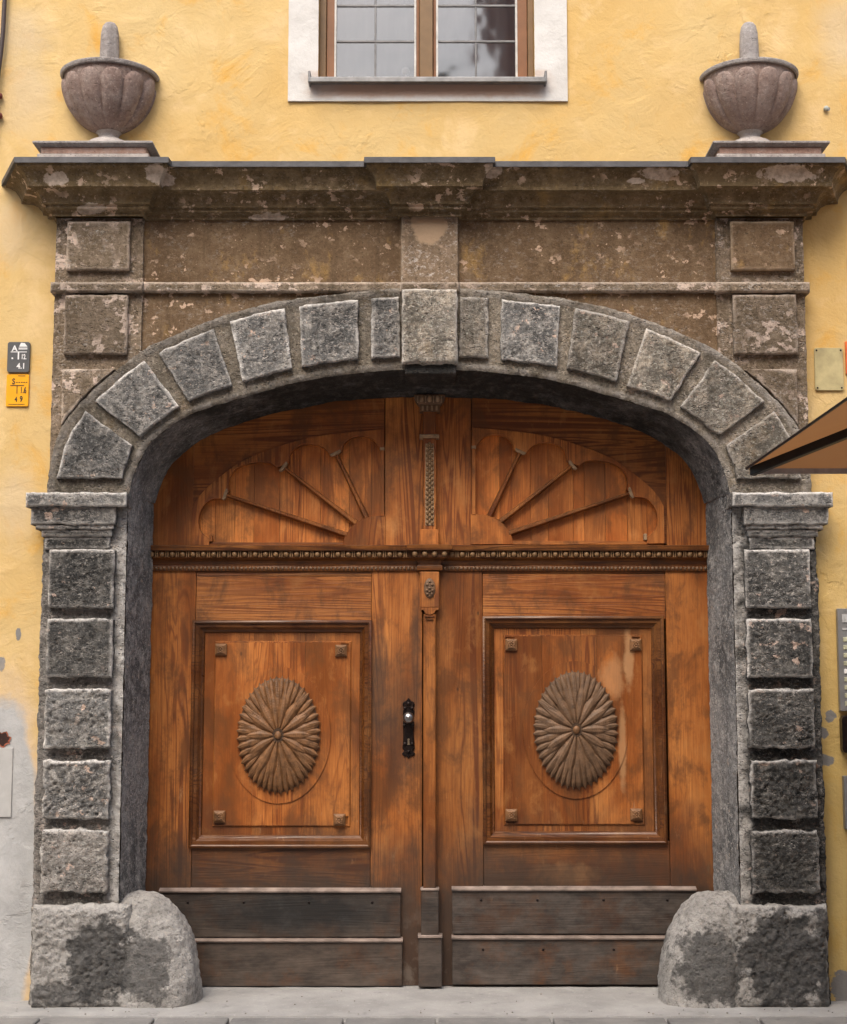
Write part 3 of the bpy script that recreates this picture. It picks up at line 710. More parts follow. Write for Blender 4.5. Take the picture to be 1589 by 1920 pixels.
# ------------------------------------------------------------------ urns
def urn(px, label, px0, px1):
    z0 = ZTOP+.004; cx = Xp(px, 200, 0); cy = -.015
    root = thing('stone_urn', label, 'urn', (cx, 0, z0), 'fluted stone urns on the cornice')
    zc = Zp(266, -.33); xa, xb = Xp(px0, 275, -.33), Xp(px1, 275, -.33)
    ped = MB(); ped.box(xa+.035, xb-.035, -.315, 0.0, z0+.035, zc-.02); p = make('pedestal', ped, PINK, root, bevel=.004)
    t = MB(); t.box(xa+.02, xb-.02, -.325, 0.0, z0-.01, z0+.034); make('pedestal_base', t, FOOT, p, bevel=.004)
    t = MB(); z_ = zc-.02
    for a, b, d in ((xa+.03, xb-.03, -.318), ): pass
    q = [(.03, -.318, z_), (.022, -.324, z_+.003), (.006, -.338, z_+.009), (0, -.342, z_+.012), (0, -.342, zc), (.01, -.335, zc+.004)]
    vs = []
    for d, y, z in q: vs += [(xa+d, 0.0, z), (xa+d, y, z), (xb-d, y, z), (xb-d, 0.0, z)]
    fs = [(i*4+k, i*4+k+1, i*4+k+5, i*4+k+4) for i in range(len(q)-1) for k in range(3)]+[(20, 21, 22, 23), (3, 2, 1, 0)]
    t.add(vs, fs); make('pedestal_cap', t, URNT, p)
    f = MB(); zn = zc+.155
    f.lathe([(.16, zc), (.16, zc+.02), (.155, zc+.045), (.135, zc+.075), (.10, zc+.105), (.06, zc+.125), (.05, zc+.135), (.052, zc+.15), (.065, zn+.005)], (cx, cy), 40); make('foot', f, FOOT, root, smooth=True)
    zr = Zp(150, 0)+.005; R = .243; hb = zr-zn
    pts = [(.052, 0), (.088, .045), (.128, .12), (.166, .24), (.196, .39), (.217, .54), (.232, .70), (.240, .86), (.243, 1.0)]
    pts = dense(pts, 5)
    b = MB(); b.lathe([(r-.012, zn+hb*t) for r, t in pts]+[(.20, zr), (.18, zr-.04), (.05, zr-.06), (0.001, zr-.06)], (cx, cy), 48); bowl = make('bowl', b, URN, root, smooth='auto')
    t = MB(); t.lathe([(.236, zr-.016), (.246, zr-.013), (.250, zr-.004), (.250, zr+.004), (.245, zr+.008), (.215, zr+.008), (.205, zr-.01)], (cx, cy), 64); make('rim', t, URNT, bowl, smooth='auto')
    NL = 12
    for k in range(NL):
        ac = 2*math.pi*(k+.5)/NL
        if math.sin(ac) > .35: continue
        g = MB(); G = []; H_ = .90
        for j in range(27):
            s = j/26; row = []
            t_ = s*H_
            # radius on profile
            for (r0, t0), (r1, t1) in zip(pts, pts[1:]):
                if t0 <= t_ <= t1+1e-9: rr = r0+(r1-r0)*(t_-t0)/max(1e-9, t1-t0); break
            top = 1.0 if s < .74 else math.sqrt(max(0, 1-((s-.74)/.26)**2))
            hw = math.pi/NL*.98*top
            for i in range(13):
                u = i/12*2-1; bul = .020*math.sqrt(max(0, 1-u*u))*(.35+.65*min(1, s*2.2))*(top**.5)
                a = ac+u*hw; q_ = rr-.013+bul
                row.append(Vector((cx+q_*math.cos(a), cy+q_*math.sin(a), zn+hb*t_)))
            G.append(row)
        g.sheet(G); make('gadroon', g, URN, bowl, smooth=True)
    f = MB(); zt = Zp(46, -.02)
    f.lathe([(.050, zr-.06), (.050, zr+.02), (.048, zt-.12), (.045, zt-.06), (.038, zt-.025), (.026, zt-.008), (.012, zt-.001), (0.0005, zt)], (cx, -.045), 24); make('finial', f, URNT, root, smooth=True)
    return root
urn(207, 'fluted stone urn on the left end of the cornice, above the two small pipe signs', 62, 287)
u2 = urn(1404, 'fluted stone urn on the right end of the cornice, above the brown parasol', 1337, 1556)
# ------------------------------------------------------------------ gate
def P2(px, py, Y=YL): p = W(px, py, Y); return (p.x, p.z)
def bar(x0, x1, y0, y1, Yf, Yb=.42):
    ym = 1250 if y1-y0 > 60 or y0 < 1200 else (y0+y1)/2
    if y0 > 1550: ym = 1250 if y1-y0 > 150 else (y0+y1)/2
    # verticals stay vertical: read x at mid height of the gate
    m = MB(); m.box(Xp(x0, ym, YL), Xp(x1, ym, YL), Yf, Yb, Zp(y1, YL), Zp(y0, YL)); return m
def leaf_carving(parent, cx, cz, rx, rz, Y, mat):
    base = MB(); N = 48; G = []
    for i in range(13):
        s = i/12; G.append([Vector((cx+rx*s*math.cos(2*math.pi*j/N), Y-.024*math.sqrt(max(0, 1-s*s))-.004*(1 if s < 1 else 0), cz+rz*s*math.sin(2*math.pi*j/N))) for j in range(N+1)])
    base.sheet(G, flip=False)
    car = make('oval_carving', base, CARVED, parent, smooth=True)
    def one(a, s0, s1, wd, lift, mb):
        G = []; nl, nw = 44, 10
        for i in range(nl+1):
            t = i/nl; s = s0+(s1-s0)*t
            hw = wd*math.sin(math.pi*min(1, (.06+.94*t**1.15)))**.95 if t < 1 else 0
            hw *= (1+.05*math.sin(t*70))
            row = []
            for k in range(nw+1):
                u = k/nw*2-1
                uu = s*math.cos(a)-u*hw*math.sin(a); vv = s*math.sin(a)+u*hw*math.cos(a)
                rr = min(1, math.hypot(uu, vv)); dome = .030*math.sqrt(max(0, 1-rr*rr*.9))
                h = dome+lift+.019*(1-abs(u)**1.35)*math.sin(math.pi*min(1, .12+.88*t))**.5 - .005*max(0, 1-abs(u)*5) + .0024*math.sin(t*95+abs(u)*7)*min(1, (1-abs(u))*2.5)
                row.append(Vector((cx+rx*uu, Y-h, cz+rz*vv)))
            G.append(row)
        mb.sheet(G)
    fr = MB(); n3 = 44
    for k in range(n3): one(2*math.pi*(k+.5)/n3, .58, 1.05, .085, -.001+(k % 2)*.002, fr)
    make('leaf_fringe', fr, mat, car, smooth=True, kind='stuff')
    for k in range(18):
        q = MB(); one(2*math.pi*(k+.5)/18+.04*math.sin(k*5), .30, 1.02, .112, .001, q); make('carved_leaf', q, mat, car, smooth=True)
    for k in range(14):
        q = MB(); one(2*math.pi*k/14+.05*math.sin(k*3.1), .09, .84+.06*math.sin(k*2.3), .112, .008, q); make('carved_leaf', q, mat, car, smooth=True)
    b = MB(); b.ball((cx, Y-.050, cz), (.017, .012, .021), 16, 10); make('button', b, CARVE, car, smooth=True)
    b = MB(); G = [[Vector((cx+r*.031*math.cos(a*math.pi/10), Y-.048, cz+r*.036*math.sin(a*math.pi/10))) for a in range(21)] for r in (0.02, 1)]; b.sheet(G); make('button_recess', b, DARKW, car)
def boss(parent, px, py, Y):
    c = W(px, py, Y); h = .030; m = MB(); r = []
    prof = [(h, Y+.004), (h, Y-.012), (h*.55, Y-.024), (h*.5, Y-.022)]
    vs = []
    for d, y in prof: vs += [(c.x-d, y, c.z-d), (c.x+d, y, c.z-d), (c.x+d, y, c.z+d), (c.x-d, y, c.z+d)]
    fs = [(k*4+i, k*4+(i+1)%4, k*4+4+(i+1)%4, k*4+4+i) for k in range(3) for i in range(4)]+[(12, 13, 14, 15)]
    m.add(vs, fs); o = make('corner_boss', m, CARVE, parent, bevel=.002)
    q = MB(); q.ball((c.x, Y-.024, c.z), (.006, .005, .006), 8, 6)
    for k in range(8): a = k*math.pi/4; q.ball((c.x+.0125*math.cos(a), Y-.023, c.z+.0125*math.sin(a)), (.0055, .004, .0055), 8, 5)
    make('flower', q, CARVE, o, smooth=True)
def gate_leaf(side, label):
    L = side < 0
    d = dict(x0=255, x1=792, xs0=366, xs1=696, mo=(358, 697, 1163, 1590), mi=25, field=(403, 655, 1205, 1548), cuts=[403, 474, 512, 571, 655], c=(523, 1378), ro=(97, 127), ri=(76, 106),
             bs=((415, 1218), (640, 1220), (412, 1531), (637, 1537)), k1=(300, 752, 1665, 1756), k2=(290, 755, 1757, 1847), top=1066, rail=1080) if L else \
        dict(x0=816, x1=1362, xs0=906, xs1=1250, mo=(905, 1248, 1155, 1583), mi=24, field=(948, 1205, 1193, 1545), cuts=[948, 1018, 1092, 1121, 1205], c=(1080, 1368), ro=(98, 128), ri=(77, 107),
             bs=((959, 1209), (1192, 1209), (959, 1528), (1193, 1527)), k1=(848, 1305, 1662, 1750), k2=(848, 1335, 1752, 1844), top=1064, rail=1075)
    WZ, WX = (WZL, WXL) if L else (WZR, WXR)
    root = thing('gate_leaf', label, 'gate', (Xp(300 if L else 1310, 1800, YL), YL, Zp(1848, YL)), 'two leaves of the wooden gate')
    for a, b in ((d['x0'], d['xs0']-.7), (d['xs1']+.7, d['x1'])): make('stile', bar(a, b, d['top'], 1848, YL), WZ, root, bevel=.0015)
    make('rail', bar(d['xs0'], d['xs1'], d['top'], d['rail'], YL+.001), WX, root, bevel=.0015)
    make('rail', bar(d['xs0'], d['xs1'], d['rail']+.7, d['mo'][2]+6, YL+.002), WX, root, bevel=.0015)
    make('rail', bar(d['xs0'], d['xs1'], d['mo'][3]-6, 1848, YL+.002), WX, root, bevel=.0015)
    mx0, mx1, my0, my1 = d['mo']; ym = (my0+my1)/2
    R = (Xp(mx0, ym, YL), Xp(mx1, ym, YL), Zp(my1, YL), Zp(my0, YL)); q = .0024*d['mi']
    m = MB(); m.rings(R, [(0, YL+.01), (0, YL-.016), (.004, YL-.021), (.012, YL-.024), (.017, YL-.021), (.019, YL-.013), (.025, YL-.012), (.036, YL-.010), (.048, YL+.004), (.053, YL+.010), (.056, YL+.011), (.060, YL+.016), (.064, YL+.026)])
    make('panel_moulding', m, WMOULD, root, smooth='auto')
    fx0, fx1, fy0, fy1 = d['field']; fz0, fz1 = Zp(fy1, YL), Zp(fy0, YL); cuts = [Xp(c, ym, YL) for c in d['cuts']]
    e = [R[0]+.05]+cuts[1:-1]+[R[1]-.05]
    for i in range(len(e)-1):
        m = MB(); m.box(e[i]+.0006, e[i+1]-.0006, YL+.024, YL+.045, R[2]+.05, R[3]-.05); make('panel_board', m, WZ, root)
    nt = .034; c = W(*d['c'], YL); k = (W(d['c'][0]+100, d['c'][1], YL).x-c.x)/100; RX, RZ = d['ro'][0]*k, d['ro'][1]*k
    for i in range(len(cuts)-1):          # raised field, notched round the corner bosses
        a, b = cuts[i]+(.0 if i == 0 else .0005), cuts[i+1]-(.0 if i == len(cuts)-2 else .0005)
        pts = [(a, fz0), (b, fz0), (b, fz1), (a, fz1)]
        if i == 0: pts = [(a+nt*1.35, fz0), (b, fz0), (b, fz1), (a+nt*1.35, fz1), (a+nt*1.35, fz1-nt*1.35), (a, fz1-nt*1.35), (a, fz0+nt*1.35), (a+nt*1.35, fz0+nt*1.35)]
        if i == len(cuts)-2: pts = [(a, fz0), (b-nt*1.35, fz0), (b-nt*1.35, fz0+nt*1.35), (b, fz0+nt*1.35), (b, fz1-nt*1.35), (b-nt*1.35, fz1-nt*1.35), (b-nt*1.35, fz1), (a, fz1)]
        m = MB(); m.prism(pts, YL+.014, YL+.026)
        e0, e1 = max(a, c.x-RX), min(b, c.x+RX)
        if e1 > e0:
            xs_e = [e0+(e1-e0)*(.5-.5*math.cos(math.pi*t/20)) for t in range(21)]; ez = lambda x: RZ*math.sqrt(max(0, 1-((x-c.x)/RX)**2))
            m.prism([(x, c.z+ez(x)+1e-5) for x in xs_e]+[(x, c.z-ez(x)-1e-5) for x in xs_e[::-1]], YL+.0075, YL+.015)
        make('panel_plank', m, WPL if L else WPR, root)
    m = MB(); m.rings((cuts[0]-.004, cuts[-1]+.004, fz0-.004, fz1+.004), [(-.006, YL+.025), (0, YL+.017), (.004, YL+.0165), (.0075, YL+.0175), (.010, YL+.024)]); 
    make('field_bead', m, WZ, root, smooth='auto')
    leaf_carving(root, c.x, c.z, d['ri'][0]*k, d['ri'][1]*k, YL+.007, CARVE if L else CARVER)
    for b in d['bs']: boss(root, *b, YL+.014)
    for j, (x0, x1, y0, y1) in enumerate((d['k1'], d['k2'])):
        Yk = YL-.022-.012*j
        o = make('kick_board', bar(x0, x1, y0+5, y1, Yk), WKICK, root, bevel=.003)
        m = MB(); xa, xb = Xp(x0, (y0+y1)/2, YL)-.002, Xp(x1, (y0+y1)/2, YL)+.002; za, zb = Zp(y0+8, YL), Zp(y0-1, YL)
        pr = [(Yk-.002, za), (Yk-.012, za+.004), (Yk-.014, za+.010), (Yk-.010, zb-.012), (YL+.004, zb), (YL+.01, za)]
        vs = [(xa, y, z) for y, z in pr]+[(xb, y, z) for y, z in pr]; n = len(pr)
        m.add(vs, [(i, (i+1)%n, (i+1)%n+n, i+n) for i in range(n)]+[tuple(range(n))[::-1], tuple(range(n, 2*n))]); make('ledge', m, WLEDGE, o)
        bl = MB()
        for t in (.12, .35, .62, .88):
            if not L or j == 0: bl.ball((xa+(xb-xa)*t, Yk-.001, (Zp(y1, YL)+zb)/2+.05), (.007, .004, .007), 8, 5)
        if bl.v: make('bolt_heads', bl, IRON, o, smooth=True, kind='stuff')
    return root
gl = gate_leaf(-1, 'left wooden gate leaf with the black handle and a bright feathered oval')
gr = gate_leaf(1, 'right wooden gate leaf with pale scuffs beside its dull feathered oval')
# handle
hd = MB(); hx, hz = P2(766.5, 1365); s = .00265
ol = [(0, 58), (5, 52), (10, 50), (12, 44), (7, 38), (11, 33), (11, 26), (9, 20), (11, 8), (10, -14), (11, -32), (12, -38), (8, -43), (13, -49), (9, -54), (4, -53), (0, -59)]
ol = [(hx+x*s, hz+y*s) for x, y in ol]+[(hx-x*s, hz+y*s) for x, y in ol[-2:0:-1]]
hd.prism(ol, YL-.010, YL+.001); hp = make('handle_plate', hd, IRON, gl, bevel=.003)
k = MB(); kz = hz+20*s
prf = [(.010, 0), (.010, .018), (.014, .022), (.024, .03), (.029, .042), (.026, .056), (.015, .065), (.0005, .068)]
vs = []; n = 20
for r, d_ in prf:
    for i in range(n): a = 2*math.pi*i/n; vs.append((hx+r*math.cos(a), YL-.010-d_, kz+r*math.sin(a)))
k.add(vs, [(j*n+i, j*n+(i+1)%n, (j+1)*n+(i+1)%n, (j+1)*n+i) for j in range(len(prf)-1) for i in range(n)]); make('knob', k, STEEL, hp, smooth=True)
k = MB(); k.prism([(hx+.006*math.cos(a*.6), hz-.058+.006*math.sin(a*.6)) for a in range(10)], YL-.014, YL-.009); k.prism([(hx-.0035, hz-.056), (hx+.0035, hz-.056), (hx+.006, hz-.085), (hx-.006, hz-.085)], YL-.0135, YL-.009); make('keyhole', k, BRASS, hp)
k = MB()
for dx, dy in ((-7, 38), (7, 38), (-8, 5), (8, 5), (-7, -30), (7, -30), (0, -45), (0, 47)): k.ball((hx+dx*s, YL-.012, hz+dy*s), (.009, .008, .009), 8, 6)
make('plate_ornament', k, IRON, hp, smooth=True)
# meeting post (fixed to the right leaf)
YP = YL-.055
def pbar(x0, x1, y0, y1, Yf, nm, mat, par, bev=.003, label=None):
    m = MB(); zc = (y0+y1)/2; m.box(Xp(x0, zc, YL-.05), Xp(x1, zc, YL-.05), Yf, YL+.02, Zp(y1, YL-.05), Zp(y0, YL-.05)); return make(nm, m, mat, par, bevel=bev, label=label)
mp_ = pbar(794, 818, 1150, 1667, YP+.005, 'meeting_post', WZR, gr, .006)
pbar(788, 824, 1072, 1139, YP, 'post_head', WZT, mp_)
m = MB(); pts = [P2(788, 1139, YP), P2(790, 1144, YP), P2(795, 1143, YP)]+[P2(806+12*math.cos(math.pi+a*math.pi/8), 1143+9*math.sin(a*math.pi/8), YP) for a in range(9)]+[P2(817, 1143, YP), P2(822, 1144, YP), P2(824, 1139, YP)]
m.prism(pts, YP, YL); make('post_drop', m, WZT, mp_)
pbar(797, 815, 1154, 1157, YP-.002, 'post_fillet', WMOULD, mp_, .001); pbar(799, 813, 1160, 1163, YP-.002, 'post_fillet', WMOULD, mp_, .001)
pbar(790, 823, 1668, 1754, YP-.010, 'post_block', WKICK, mp_, .004); pbar(785, 829, 1756, 1849, YP-.022, 'post_block', WKICK, mp_, .004)
pbar(789, 824, 1665, 1669, YP-.016, 'post_ledge', WLEDGE, mp_, .002); pbar(784, 830, 1752, 1757, YP-.030, 'post_ledge', WLEDGE, mp_, .002)
cz = W(806, 1103, YP); q = MB(); q.ball(cz, (.030, .012, .052), 24, 16); 
for a, b, c in ((-.012, .018, .009), (.012, .018, .009), (0, 0, .010), (-.014, -.012, .008), (.014, -.012, .008), (0, .034, .008), (-.011, -.030, .008), (.011, -.030, .008), (0, -.018, .007), (0, -.042, .006)): q.ball((cz.x+a, YP-.010, cz.z+b), (c, .008, c*.8), 10, 6)
make('oval_medallion', q, CARVER, mp_, smooth=True)
# ------------------------------------------------------------------ tympanum above the leaves
tym = thing('gate_tympanum', 'arched wooden panel above the gate leaves with two carved half fans', 'wood panel', (0, YL, Zp(1070, YL)))
do2 = arc([(dx*1.06+ (0), y-16 if dx < 400 else y-10) for dx, y in D_O], YL)
def top_of(X): return z_at(do2, X)
def colprism(x0, x1, ybot, Yf=YL, lim=None, n=16):
    a, b = Xp(x0, 900, YL), Xp(x1, 900, YL); zb = Zp(ybot, YL)
    pts = [(a, zb), (b, zb)]+[(b+(a-b)*i/n, top_of(b+(a-b)*i/n)) for i in range(n+1)]
    m = MB(); m.prism(pts, Yf, YL+.05); return m
EDG = 560
def stile_pts(sg):
    a = Xp(AX+sg*443, 900, YL); pts = [p for p in do2 if p[0] > abs(a)]; zb = Zp(1024, YL)
    pts = [(abs(a), zb), (abs(a), top_of(a))]+pts+[(pts[-1][0]+.02, zb)]
    return [(sg*x, z) for x, z in pts]
FO = [(360, 1022), (361, 962), (364, 948), (379, 925), (416, 892), (461, 862), (521, 838), (582, 821), (642, 812), (721, 805)]
SC = [[(393, 1010), (377, 996), (373, 976), (379, 954), (395, 938), (417, 935)], [(431, 921), (429, 905), (437, 886), (455, 873), (482, 867), (506, 868), (521, 877)],
      [(543, 868), (545, 852), (557, 839), (576, 833), (597, 835), (612, 844), (620, 855)], [(642, 847), (645, 834), (657, 823), (675, 818), (694, 821), (707, 832), (713, 843)]]
HUB = [(720, 967), (699, 968), (681, 973), (666, 982), (654, 995), (646, 1009), (643, 1024)]
CAPS = [(425, 928, 652, 1003), (534, 877, 668, 981), (631, 852, 688, 971)]
for sg in (-1, 1):
    T = (lambda p, Y=YL: P2(p[0], p[1], Y)) if sg < 0 else (lambda p, Y=YL: P2(1606-p[0], p[1]-3, Y))
    m = MB(); m.prism(stile_pts(sg), YL, YL+.05); make('stile', m, WZT, tym, bevel=.0015)
    m = colprism(*((722.7, 793) if sg < 0 else (816, 884)), 1024); make('stile', m, WZT, tym)
    # arched head board
    fo = dense([T(p) for p in FO], 8)
    xa = T(FO[0])[0]; xb = T(FO[-1])[0]; n = 30
    lo = [p for p in fo]; up = [(xb+(Xp(AX+sg*442.5, 900, YL)-xb)*i/n, top_of(xb+(Xp(AX+sg*442.5, 900, YL)-xb)*i/n)) for i in range(n+1)]
    xe = Xp(AX+sg*442.5, 900, YL)
    m = MB(); m.prism([(xe, lo[0][1])]+lo+up, YL+.002, YL+.05) if abs(xe) > abs(lo[0][0]) else m.prism(lo+up, YL+.002, YL+.05)
    make('head_board', m, WXT, tym)
    # fan frame with scalloped cut-outs
    inner = [T((393, 1023))]
    for s_ in SC: inner += dense([T(p) for p in s_], 5)
    inner += [T((714, 843)), T((714, 968)), T((721, 968))]
    m = MB(); m.prism(fo[::-1]+inner, YL-.011, YL+.046); make('fan_frame', m, WZT, tym, bevel=.002)
    m = MB(); m.prism([T((360, 1017)), T((646, 1017)), T((646, 1024)), T((360, 1024))], YL-.002, YL+.04); make('fan_sill', m, WXT, tym)
    cuts = [363, 404, 440, 476, 524, 561, 601, 655, 697, 722] if sg < 0 else [363, 392, 429, 470, 509, 530, 577, 610, 645, 668, 722]
    for a, b in zip(cuts, cuts[1:]):
        A_, B_ = T((a, 900))[0], T((b, 900))[0]; x0_, x1_ = sorted((A_, B_)); zb = Zp(1024, YL)
        zt1 = min(z_at([(abs(x), z) for x, z in sorted(fo, key=lambda q: abs(q[0]))], abs(x0_)), 9); zt2 = z_at([(abs(x), z) for x, z in sorted(fo, key=lambda q: abs(q[0]))], abs(x1_))
        m = MB(); m.prism([(x0_+.0008, zb), (x1_-.0008, zb), (x1_-.0008, zt2-.008), (x0_+.0008, zt1-.008)], YL+.034, YL+.048); make('fan_plank', m, WFAN, tym)
    m = MB(); hub = dense([T(p) for p in HUB], 5); m.prism([T((723, 1024)), T((723, 967))]+hub, YL-.006, YL+.04); make('fan_hub', m, WZT, tym, bevel=.002)
    for (ax, ay, bx, by) in CAPS:
        A_, B_ = Vector((*T((ax, ay)), 0)), Vector((*T((bx, by)), 0)); dv = (B_-A_).normalized(); nv_ = Vector((-dv.y, dv.x, 0))
        m = MB(); w0, w1 = .010, .016
        pts = [A_+nv_*w0, A_-nv_*w0, B_-nv_*w1, B_+nv_*w1]
        vs = []; yy = (YL+.032, YL+.002)
        for p in pts: vs.append((p.x, yy[0], p.y))
        pts2 = [A_+nv_*w0*.45, A_-nv_*w0*.45, B_-nv_*w1*.55, B_+nv_*w1*.55]
        for p in pts2: vs.append((p.x, YL-.008, p.y))
        m.add(vs, [(4, 5, 6, 7), (0, 1, 5, 4), (1, 2, 6, 5), (2, 3, 7, 6), (3, 0, 4, 7)]); sp = make('spoke', m, WSPOKE, tym, bevel=.002)
        c = A_-dv*.006; q = MB(); q.prism([(c.x+nv_.x*a+dv.x*b, c.y+nv_.y*a+dv.y*b) for a, b in ((.030, -.007), (.030, .003), (.018, .009), (-.018, .009), (-.030, .003), (-.030, -.007))], YL-.016, YL+.02); make('spoke_cap', q, PALEC, sp, bevel=.002)
    q = MB(); A_ = T((713, 842)); q.box(min(A_[0], T((722, 842))[0]), max(A_[0], T((722, 842))[0]), YL-.014, YL+.01, A_[1]-.008, A_[1]+.008); make('spoke_cap', q, PALEC, tym, bevel=.002)
    q = MB(); A_ = T((393, 1016)); B_ = T((399, 1004)); q.box(min(A_[0], B_[0]), max(A_[0], B_[0]), YL-.014, YL+.02, min(A_[1], B_[1]), max(A_[1], B_[1])); make('spoke_cap', q, PALEC if sg > 0 else WSPOKE, tym, bevel=.002)
    m = MB(); A_, B_ = T((715, 850)), T((720, 966)); m.box(min(A_[0], B_[0]), max(A_[0], B_[0]), YL-.002, YL+.02, min(A_[1], B_[1]), max(A_[1], B_[1])); make('spoke', m, WSPOKE, tym, bevel=.003)
# transom with egg and dart
tp = [(0, 1071), (.012, 1070), (.014, 1066), (.012, 1061), (.004, 1060), (.006, 1055), (.018, 1050), (.032, 1047), (.036, 1046), (.038, 1033), (.062, 1032), (.066, 1029), (.066, 1023), (.060, 1022)]
Xe = Xp(AX+545, 1045, YL)
def tst():
    L = lambda a, b, p: a+(b-a)*p/.066
    c0, c1 = Xp(AX+19, 1045, YL), Xp(AX+42, 1030, YL)
    A = [lambda p: (-Xe, YL-p), lambda p: (-L(c0, c1, p)-.002, YL-p), lambda p: (-L(c0, c1, p), YL-.035-p), lambda p: (L(c0, c1, p), YL-.035-p), lambda p: (L(c0, c1, p)+.002, YL-p), lambda p: (Xe, YL-p)]
    return A
m = MB(); rows = loft(tst(), tp, lambda p, y: Zp(y, YL-p)); 
for r in rows: r.append(Vector((r[-1].x, YL+.05, r[-1].z)))
m.sheet(rows); tr = make('transom', m, WMOULD, tym, smooth='auto')
e = MB(); d_ = MB(); bd = MB(); zz = (Zp(1033, YL-.04)+Zp(1046, YL-.04))/2; hh = (Zp(1033, YL-.04)-Zp(1046, YL-.04))/2
x = -Xe+.02; st_ = Xp(AX+19.3, 1040, YL)
cen = Xp(AX+36, 1040, YL)
while x < Xe-.01:
    if abs(x) > cen+.012:
        e.ball((x, YL-.044, zz), (st_*.27, .013, hh*.86), 8, 6)
        for o in (.40, .60): d_.box(x+st_*o-.0025, x+st_*o+.0025, YL-.050, YL-.03, zz-hh*.8, zz+hh*.95)
    x += st_
for i in range(4): e.ball(((i-1.5)*st_*.95, YL-.079, zz), (st_*.28, .013, hh*.9), 8, 6)
make('egg_row', e, EGG, tr, smooth=True, kind='stuff'); make('dart_row', d_, EGG, tr, kind='stuff')
x = -Xe+.01; zb_ = Zp(1065.5, YL-.014)
while x < Xe:
    if abs(x) > .06: bd.ball((x, YL-.013, zb_), (.010, .008, .010), 6, 4)
    x += .021
make('bead_row', bd, CARVER, tr, smooth=True, kind='stuff')
# upper centre post with capital and lattice
up = pbar(794, 818, 768, 1024, YP, 'centre_post', WZT, tym, .003)
pbar(788, 823, 993, 1024, YP-.008, 'post_base', WZT, up); pbar(787, 824, 815, 822, YP-.014, 'post_collar', PALEC, up)
q = MB(); zc0 = Zp(832, YP); zc1 = Zp(985, YP); ww = Xp(AX+8, 900, YP)
q.box(-ww, ww, YP-.004, YP+.01, zc1, zc0); lat = make('lattice_panel', q, PALEC, up)
q = MB(); nn = 17
for i in range(nn):
    for j in (-1, 1): q.ball((j*ww*.55, YP-.005, zc1+(zc0-zc1)*(i+.5)/nn), (.0085, .008, .010), 8, 5)
    q.ball((0, YP-.005, zc1+(zc0-zc1)*(i+1)/nn), (.008, .008, .009), 8, 5)
make('lattice_knots', q, EGG, lat, smooth=True, kind='stuff')
q = MB(); z0, z1, z2 = Zp(772, YP), Zp(760, YP), Zp(741, YP-.03); a0, a1, a2 = Xp(AX+19, 765, YP), Xp(AX+19, 765, YP), Xp(AX+29, 745, YP)
cp = [(a0, YP-.012, z0), (a0, YP-.012, z1), (a1+.006, YP-.022, z1+.003), (a2-.006, YP-.04, (z1+z2)/2), (a2, YP-.044, z2-.006), (a2, YP-.044, z2)]
vs = []
for a, y, z in cp: vs += [(-a, YL, z), (-a, y, z), (a, y, z), (a, YL, z)]
q.add(vs, [(i*4+k, i*4+k+1, i*4+k+5, i*4+k+4) for i in range(len(cp)-1) for k in range(3)]+[(0, 3, 2, 1), (20, 21, 22, 23)]); cap = make('post_capital', q, CARVER, up)
q = MB()
for i in range(3): q.ball(((i-1)*.041, YP-.038, (z1+z2)/2+.004), (.0135, .014, .019), 10, 8)
for i in range(4): q.box((i-1.5)*.041-.003, (i-1.5)*.041+.003, YP-.052, YP-.03, z1+.008, z2-.008)
for i in range(4): q.box((i-1.5)*.024-.005, (i-1.5)*.024+.005, YP-.016, YP-.010, z0+.004, z1-.004)
make('capital_eggs', q, PALEC, cap, smooth=False, kind='stuff')
# dark passage wall behind the gate closes any gap
m = MB(); m.box(-1.9, 1.9, .48, .60, -.02, 3.4); make('passage_wall', m, DARKW, label='dark inner wall closing the passage behind the gate', cat='wall')
# ------------------------------------------------------------------ window
win = thing('house_window', 'leaded casement window in a white plaster surround above the gateway', 'window', (0, 0, wz0))
WHITE = M('white_surround'); 
def whitemat():
    m = M('white_plaster_surround', .85, .2); col = m.mix(m.mr(m.nz(6, 6, .6), .35, .65), (.56, .55, .535), (.66, .655, .645))
    c = W(802, 168, -.015); k = 1/380.0
    dx = m.math('DIVIDE', m.math('ABSOLUTE', m.math('SUBTRACT', m.x, c.x)), 232*k)
    dz = m.math('DIVIDE', m.math('ABSOLUTE', m.math('SUBTRACT', m.z, c.z+.03)), 28*k)
    d = m.math('ADD', m.math('MAXIMUM', dx, dz), m.math('MULTIPLY', m.math('SUBTRACT', m.nz(12, 5), .5), .35))
    col = m.mix(m.mr(d, 1.05, .75, 0, .8), col, (.50, .33, .24))
    return m.done(col, m.bump(m.nz(25, 6, .65), .006, .8))
WHITEP = whitemat()
sx0, sx1, sz0 = Xp(540, 185, -.014), Xp(1065, 185, -.014), Zp(189, -.014); zt = wz1+.25
for (a, b, c, d_) in ((sx0, wx0, sz0, zt), (wx1, sx1, sz0, zt), (wx0, wx1, sz0, wz0), (wx0, wx1, wz1, zt)):
    m = MB(); nx = max(2, int((b-a)/.03)); nz_ = max(2, int((d_-c)/.04))
    m.block(lambda u, v: (a+(b-a)*u, c+(d_-c)*v), -.014, .01, nx, nz_, .001, .0008, .0008, seed=a, nd=2); make('surround', m, WHITEP, win, smooth='auto')
BRF = plain('brown_painted_frame', (.17, .10, .045), .45, var=.15, sc=10); BRD = plain('red_brown_painted_frame', (.20, .085, .035), .45, var=.15, sc=10); GREYM = plain('zinc_grey', (.22, .22, .225), .45, .4); LEADB = plain('lead_bar', (.17, .17, .175), .5, .3); PUT = plain('pale_putty', (.50, .49, .47), .6)
yw = .05
